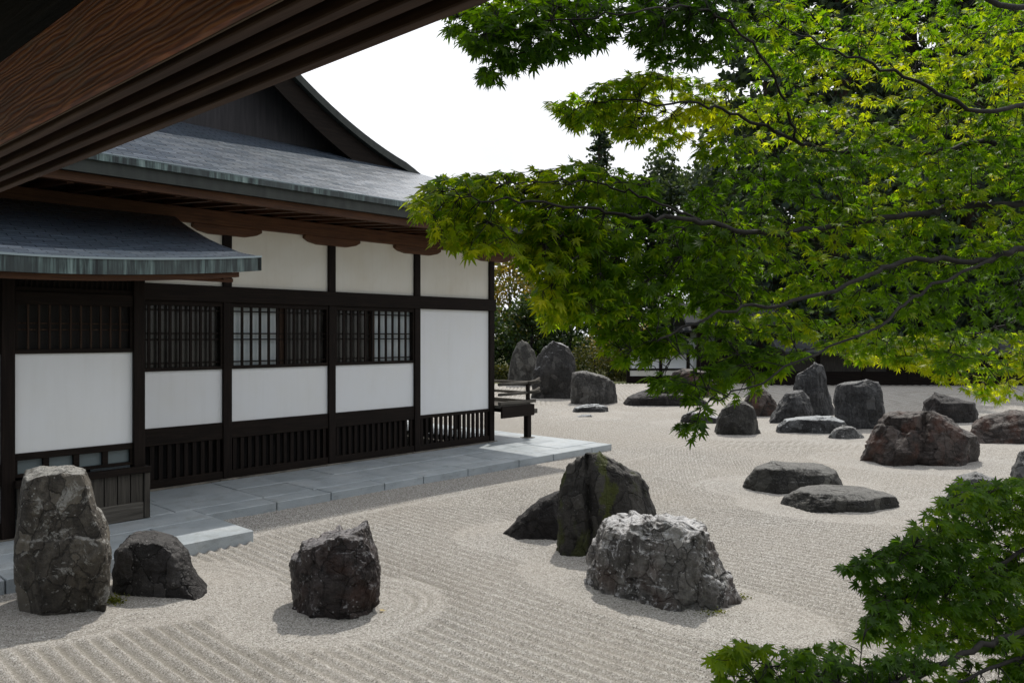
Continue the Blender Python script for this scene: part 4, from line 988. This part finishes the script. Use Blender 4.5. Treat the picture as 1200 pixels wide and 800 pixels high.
# low maple at lower right
TB2 = Vector((3.35, 3.35, 0))
trunk2 = [TB2, TB2 + Vector((-0.04, 0, 0.35)), TB2 + Vector((-0.02, 0.02, 0.7)), TB2 + Vector((-0.1, 0.02, 1.05)), TB2 + Vector((-0.15, 0.0, 1.5))]
limbs2 = [
    ([trunk2[2], A(1290,730,3.3), A(1200,738,3.1), A(1130,766,2.9), A(1070,792,2.75), A(1000,800,2.65), A(900,780,2.6)], 0.0180, 0.0028),
    ([trunk2[1], A(1280,770,3.2), A(1200,770,3.0), A(1120,800,2.85), A(1040,830,2.7)], 0.0132, 0.0028),
    ([trunk2[3], A(1250,640,3.4), A(1190,650,3.4), A(1110,690,3.25), A(1040,700,3.1)], 0.0132, 0.0028),
    ([trunk2[4], A(1260,590,3.5), A(1180,600,3.5), A(1110,630,3.4), A(1020,655,3.2)], 0.0120, 0.0021),
]
# (the low crown is thinner than the main one)
clusters2 = [
    dict(poly=[(832,768),(870,748),(930,760),(990,735),(1000,765),(1240,740),(1240,860),(870,860)], n=642, d0=2.6, d1=3.1, dv=0.2, gap=-0.25),
    dict(poly=[(985,665),(1010,650),(1060,632),(1085,605),(1105,578),(1135,563),(1240,555),(1240,760),(1100,760),(1010,745),(1020,700)], n=1033, d0=3.1, d1=3.6, dv=0.3, gap=-0.25),
]
maple(tuple(TB2), 'low dark green maple filling the lower right corner over the gravel', trunk2, 0.06, limbs2, clusters2, M['maple_low'], 23, 0.041, lambda p: 0.50)

# ------------------------------------------------------------------ background trees
def cards(mb, p, size, rnd, tint, flatten=0.0):
    n = Vector((rnd.gauss(0, 1), rnd.gauss(0, 1), rnd.gauss(0, 1) + flatten)).normalized()
    a = n.orthogonal().normalized(); a.rotate(Matrix.Rotation(rnd.uniform(0, 6.28), 3, n)); b = n.cross(a)
    s = size * rnd.uniform(0.6, 1.3); i = len(mb.v)
    k = 5
    for j in range(k):
        th = 2 * math.pi * j / k; r_ = s * rnd.uniform(0.45, 1.0)
        mb.v.append(tuple(p + a * math.cos(th) * r_ + b * math.sin(th) * r_ * 0.7))
    mb.f.append(tuple(range(i, i + k))); tint += [rnd.random()] * k
def crown_build(mb, tint, mat, root, name='crown'):
    o = mb.build(name, mat, root)
    a = o.data.attributes.new('tint', 'FLOAT', 'POINT'); a.data.foreach_set('value', np.array(tint, dtype=np.float32)); return o
def cedar(loc, h, rad, seed, label, n=5200, low=0.15, group='tall cedars behind the garden', size=None):
    rnd = random.Random(seed); root = empty('cedar_tree', loc, 0, label, 'cedar', group)
    lean = [Vector((0, 0, 0)), Vector((rnd.uniform(-.2, .2), 0, h * .5)), Vector((rnd.uniform(-.2, .2), 0, h))]
    MB().tube(lean, [h * 0.018, h * 0.012, 0.04], 8).build('trunk', M['bark_c'], root, True)
    mb = MB(); tint = []; br = MB()
    nb = int(h * 5.0); per = n // nb
    for i in range(nb):
        f = low + (1 - low) * (i / nb) ** 0.95; z = f * h; th = i * 2.4 + rnd.uniform(-.5, .5)
        rr = rad * (1 - f) ** 0.75 * rnd.uniform(0.55, 1.1) + 0.25
        if rnd.random() < 0.12: continue
        d = Vector((math.cos(th), math.sin(th), 0)); tip = d * rr + Vector((0, 0, z - rr * 0.18))
        br.tube([d * -0.12 + Vector((0, 0, z)), d * rr * .5 + Vector((0, 0, z + rr * .02)), tip], [0.05, 0.03, 0.01], 4)
        for j in range(per):
            t = rnd.uniform(0.25, 1.08) ** 0.8; q = d * rr * t + Vector((0, 0, z - rr * 0.18 * t * t))
            q += Vector((rnd.gauss(0, 1), rnd.gauss(0, 1), rnd.gauss(-0.2, 0.6))) * (0.10 + 0.10 * rr)
            cards(mb, q, size or (0.12 + h * 0.0045), rnd, tint)
    br.build('branches', M['bark_c'], root); crown_build(mb, tint, M['cedar'], root); return root
def broadleaf(loc, h, rad, seed, label, mat, n=4200, size=0.16, group=None, cat='tree', name='broadleaf_tree', low=0.3):
    rnd = random.Random(seed); root = empty(name, loc, 0, label, cat, group)
    MB().tube([(0, 0, -0.1), (rnd.uniform(-.1, .1), rnd.uniform(-.1, .1), h * .35), (rnd.uniform(-.3, .3), rnd.uniform(-.3, .3), h * .8)], [h * .025 + .03, h * .02 + .02, .03], 8).build('trunk', M['bark'], root, True)
    mb = MB(); tint = []; br = MB()
    cl = []
    for i in range(26):
        th = rnd.uniform(0, 6.28); f = rnd.random(); z = h * (low + (1 - low) * f); r_ = rad * math.sqrt(max(0.05, 1 - (2 * abs(f - .42)) ** 2.2)) * rnd.uniform(.35, .95)
        c = Vector((math.cos(th) * r_, math.sin(th) * r_, z)); cl.append(c)
        br.tube([Vector((0, 0, max(0.1 * h, z - .25 * h))), c * .6 + Vector((0, 0, z * .36)), c], [.05, .03, .01], 4)
    for i in range(n):
        c = rnd.choice(cl); v = Vector((rnd.gauss(0, 1), rnd.gauss(0, 1), rnd.gauss(0, .7))).normalized() * rad * .42 * rnd.random() ** .4
        cards(mb, c + v, size, rnd, tint, .6)
    br.build('limbs', M['bark'], root); crown_build(mb, tint, mat, root); return root
def mound(loc, w_, d_, h, seed, label, mat=None, n=2600, group='clipped azalea mounds'):
    rnd = random.Random(seed); root = empty('azalea_bush', loc, 0, label, 'bush', group); mb = MB(); tint = []
    for i in range(n):
        th = rnd.uniform(0, 6.28); u = rnd.random(); el = math.asin(u)
        k = rnd.uniform(.86, 1.03) + 0.08 * noise.noise(Vector((math.cos(th) * 2, math.sin(th) * 2, u * 2 + seed)))
        p = Vector((w_ * math.cos(th) * math.cos(el) ** .7 * k, d_ * math.sin(th) * math.cos(el) ** .7 * k, h * u * k)); cards(mb, p, 0.085, rnd, tint)
    MB().tube([(0, 0, -.05), (0, 0, h * .6)], [.06, .03], 6).build('stem', M['bark'], root); crown_build(mb, tint, mat or M['hedge'], root, 'foliage'); return root
def gp_(px, Y): return ((px - CX) / F * Y, Y, -0.05)

cedar(gp_(703, 72), 23, 3.4, 101, 'slim cedar with thin spire left of the other far cedars', 7000, 0.2)
broadleaf(gp_(765, 76), 20.3, 4.4, 102, 'far bushy-topped pine right of the slim cedar, seen in the gap between maple sprays', M['cedar'], 9000, 0.3, 'far pines', 'pine', 'pine_tree', 0.4)
broadleaf(gp_(822, 80), 20.8, 4.6, 103, 'far bushy-topped pine just behind the right end of the gap between maple sprays', M['cedar'], 9000, 0.3, 'far pines', 'pine', 'pine_tree', 0.4)
for i, (px, Y, hh, rr, lb) in enumerate([(900, 50, 27, 4.0, 'dark cedar behind the forked maple branch'), (985, 46, 28, 4.4, 'broad dark cedar showing through the gap high in the maple'),
        (1065, 50, 30, 4.4, 'dark cedar between the broad one and the right edge'), (1140, 47, 27, 4.2, 'dark cedar seen behind the thick right-hand maple branch'), (1215, 52, 29, 4.4, 'dark cedar cut off by the right edge')]):
    cedar(gp_(px, Y), hh * 1.42, rr * 1.55, 110 + i, lb, 22000, 0.02, size=0.30)
broadleaf(gp_(600, 52), 7.6, 2.9, 131, 'yellowing broadleaf tree beyond the right corner of the hall', M['autumn'], 5200, 0.17)
broadleaf(gp_(560, 46), 4.4, 2.4, 132, 'dark evergreen below the yellowing tree beside the hall corner', M['broad'], 4200, 0.15, low=0.05)
broadleaf(gp_(622, 46), 4.2, 2.3, 133, 'dark evergreen behind the pointed standing stone', M['broad'], 4200, 0.15, low=0.05)
broadleaf(gp_(668, 48), 4.8, 2.6, 134, 'dark evergreen behind the massive white-topped standing stone', M['broad'], 4200, 0.15, low=0.05)
broadleaf(gp_(726, 45), 3.4, 1.9, 135, 'pale-leaved shrubby tree left of the garden wall', M['autumn'], 3200, 0.12, low=0.15)
broadleaf(gp_(760, 55), 6.5, 3.2, 136, 'mid green tree rising behind the left end of the garden wall', M['broad'], 5000, 0.18, low=0.2)
broadleaf(gp_(1000, 52), 6.5, 3.8, 137, 'round evergreen behind the wall, between gate and long roof', M['broad'], 5000, 0.18, low=0.1)
broadleaf(gp_(1120, 50), 7.5, 4.0, 138, 'wide evergreen behind the long low roof at right', M['broad'], 5000, 0.18, low=0.1)
broadleaf(gp_(1210, 48), 7.0, 3.8, 139, 'evergreen at the right edge behind the long low roof', M['broad'], 5000, 0.18, low=0.1)
for i, (px, Y, hh, rr, lb) in enumerate([(648, 58, 8.2, 3.2, 'dark round tree behind the evergreens, left of the slim cedar'), (700, 60, 8.6, 3.4, 'dark tree at the foot of the slim spired cedar'), (812, 58, 9.4, 3.8, 'dark tree behind the wooden gate roof'),
        (870, 56, 9.0, 3.8, 'dark tree between the gate and the first big cedar'), (945, 57, 9.5, 4.0, 'dark tree standing before the broad dark cedar'), (1060, 56, 9.5, 4.0, 'dark tree behind the middle of the long low roof'), (1165, 56, 9.5, 4.2, 'dark tree behind the right part of the long low roof'),
        (905, 66, 22, 5.5, 'tall dark broadleaf tree behind the cedars, left of their row'), (1015, 68, 27, 6.5, 'tall dark broadleaf tree filling the space behind the middle cedars'), (1130, 66, 27, 6.5, 'tall dark broadleaf tree behind the two right-hand cedars'), (1235, 64, 26, 6.0, 'tall dark broadleaf tree cut by the right edge behind the cedars')]):
    broadleaf(gp_(px, Y), hh, rr, 160 + i, lb, M['broad'], 5200 if hh < 12 else 14000, 0.2 if hh < 12 else 0.3, low=0.02)
mound(gp_(697, 42), 1.7, 1.2, 1.8, 141, 'clipped olive azalea mound right of the massive standing stone')
mound(gp_(733, 41), 1.0, 0.8, 1.25, 142, 'smaller azalea mound at the foot of the garden wall')
mound(gp_(585, 42), 1.0, 0.8, 0.75, 143, 'low azalea mound beside the hall corner')

# ------------------------------------------------------------------ far wall, gate, long roof
YW = 39.0
def wx(px, Y=YW): return (px - CX) / F * Y
gwall = empty('garden_wall', (0, YW, 0), 0, 'low white plaster garden wall with dark posts left of the gate', 'wall')
x0, x1 = wx(735), wx(812)
MB().box(x0, x1, -0.08, 0.12, -0.1, 0.28).build('wall_base', M['wood_x'], gwall)
MB().box(x0, x1, -0.05, 0.05, 0.28, 0.56).build('lower_panel', M['plaster_up'], gwall)
MB().box(x0, x1, -0.08, 0.08, 0.56, 0.66).build('rail', M['wood_x'], gwall)
MB().box(x0, x1, -0.05, 0.05, 0.66, 1.32).build('upper_panel', M['plaster'], gwall)
for px in (736, 774, 806): MB().box(wx(px) - .08, wx(px) + .08, -0.1, 0.1, -0.05, 1.4).build('post', M['wood_z'], gwall)
MB().prism([(-0.55, 1.38), (-0.55, 1.44), (0, 1.85), (0.55, 1.44), (0.55, 1.38)], x0 - 0.3, x1, 'x').build('roof', M['roof_far'], gwall)
gwr = empty('garden_wall', (0, 36.5, 0), 0, 'long low dark roofed wall running right from the gate to the edge', 'wall')
x0, x1 = wx(905, 36.5), wx(1330, 36.5)
MB().box(x0, x1, -0.1, 0.12, -0.1, 0.62).build('wall_base', M['wood_x'], gwr)
xm = wx(1038, 36.5); MB().box(x0, xm, -0.05, 0.05, 0.62, 1.5).build('upper_panel', M['grey_z'], gwr); MB().box(xm, x1, -0.05, 0.05, 0.62, 1.5).build('board_panel', M['wood_z'], gwr)
for i in range(9):
    x = x0 + (x1 - x0) * i / 8; MB().box(x - .08, x + .08, -0.12, 0.1, -0.05, 1.55).build('post', M['wood_z'], gwr)
MB().prism([(-0.9, 1.45), (-0.9, 1.53), (0, 2.1), (0.9, 1.53), (0.9, 1.45)], x0, x1 + 0.3, 'x').build('roof', M['roof_far'], gwr)
gate = empty('wooden_gate', (wx(855), YW, 0), 0, 'dark roofed wooden gate at the back of the garden', 'gate')
for x in (-1.5, -0.55, 0.55, 1.5): MB().box(x - .13, x + .13, -0.14, 0.14, -0.05, 2.9).build('post', M['wood_z'], gate)
for a, b in ((-1.37, -0.68), (0.68, 1.37)):
    MB().box(a, b, -0.05, 0.05, 0.0, 1.5).build('board_panel', M['wood_z'], gate)
MB().box(-0.42, 0.42, -0.05, 0.05, 0.0, 1.55).build('gate_door', M['wood_z'], gate)
MB().box(-1.7, 1.7, -0.16, 0.16, 1.56, 1.74).build('cross_beam', M['wood_x'], gate)
MB().box(-1.9, 1.9, -0.18, 0.18, 2.62, 2.86).build('lintel', M['wood_x'], gate)
MB().prism([(-1.5, 2.78), (-1.5, 2.92), (0, 3.9), (1.5, 2.92), (1.5, 2.78), (0, 3.6)], -2.5, 2.5, 'x').build('roof', M['roof_far'], gate)
bh = empty('outbuilding', (wx(850, 50), 50, 0), 0, 'far white-walled outbuilding glimpsed through the gate opening', 'outbuilding')
MB().box(-2.2, 2.2, 0, 4, 0, 2.6).build('wall', M['plaster'], bh)
MB().prism([(-0.9, 2.5), (-0.9, 2.62), (2, 4.4), (4.9, 2.62), (4.9, 2.5)], -2.9, 2.9, 'x').build('roof', M['roof_far'], bh)

# ------------------------------------------------------------------ small things
rnd = random.Random(9)
mt = MB(); tint = []
g0 = ground_at(131, 707)
for i in range(420):
    p = Vector((rnd.gauss(0, .05), rnd.gauss(0.03, .04), abs(rnd.gauss(0, .03)))); cards(mt, p, 0.012, rnd, tint)
M['mossg'] = leaf_mat('yellow_green_moss', (0.05, 0.07, 0.01), (0.12, 0.14, 0.015), (0.2, 0.2, 0.03), 0.2, 8.0, 0.9)
o = crown_build(mt, tint, M['mossg'], None, 'moss_tuft'); o.location = g0
tag(o, 'yellow-green moss tuft between the tall standing stone and the black boulder', 'moss')
for (px, py, n_, lb) in ((838, 720, 300, 'yellowish moss tuft at the lower right foot of the white-veined rock'), (862, 701, 220, 'thin moss tuft at the right flank of the white-veined rock, behind the larger tuft')):
    mt = MB(); tint = []
    for i in range(n_):
        p = Vector((rnd.gauss(0, .06), rnd.gauss(0, .025), abs(rnd.gauss(0, .018)))); cards(mt, p, 0.011, rnd, tint)
    o = crown_build(mt, tint, M['mossg'], None, 'moss_tuft'); o.location = ground_at(px, py); tag(o, lb, 'moss')
M['fallen'] = leaf_mat('fallen_leaf_tan', (0.35, 0.28, 0.15), (0.45, 0.36, 0.2), (0.5, 0.4, 0.22), 0.2, 8.0, 0.8)
g1 = ground_at(446, 716)
o = leaves_mesh('fallen_leaf', [(0, 0, 0.012)], [(1, 0.3, 0.05)], [(0.1, 0, 1)], [0.05], [0.5], M['fallen'], None); o.location = g1
tag(o, 'pale fallen leaf on the gravel right of the jagged reddish black rock', 'leaf')
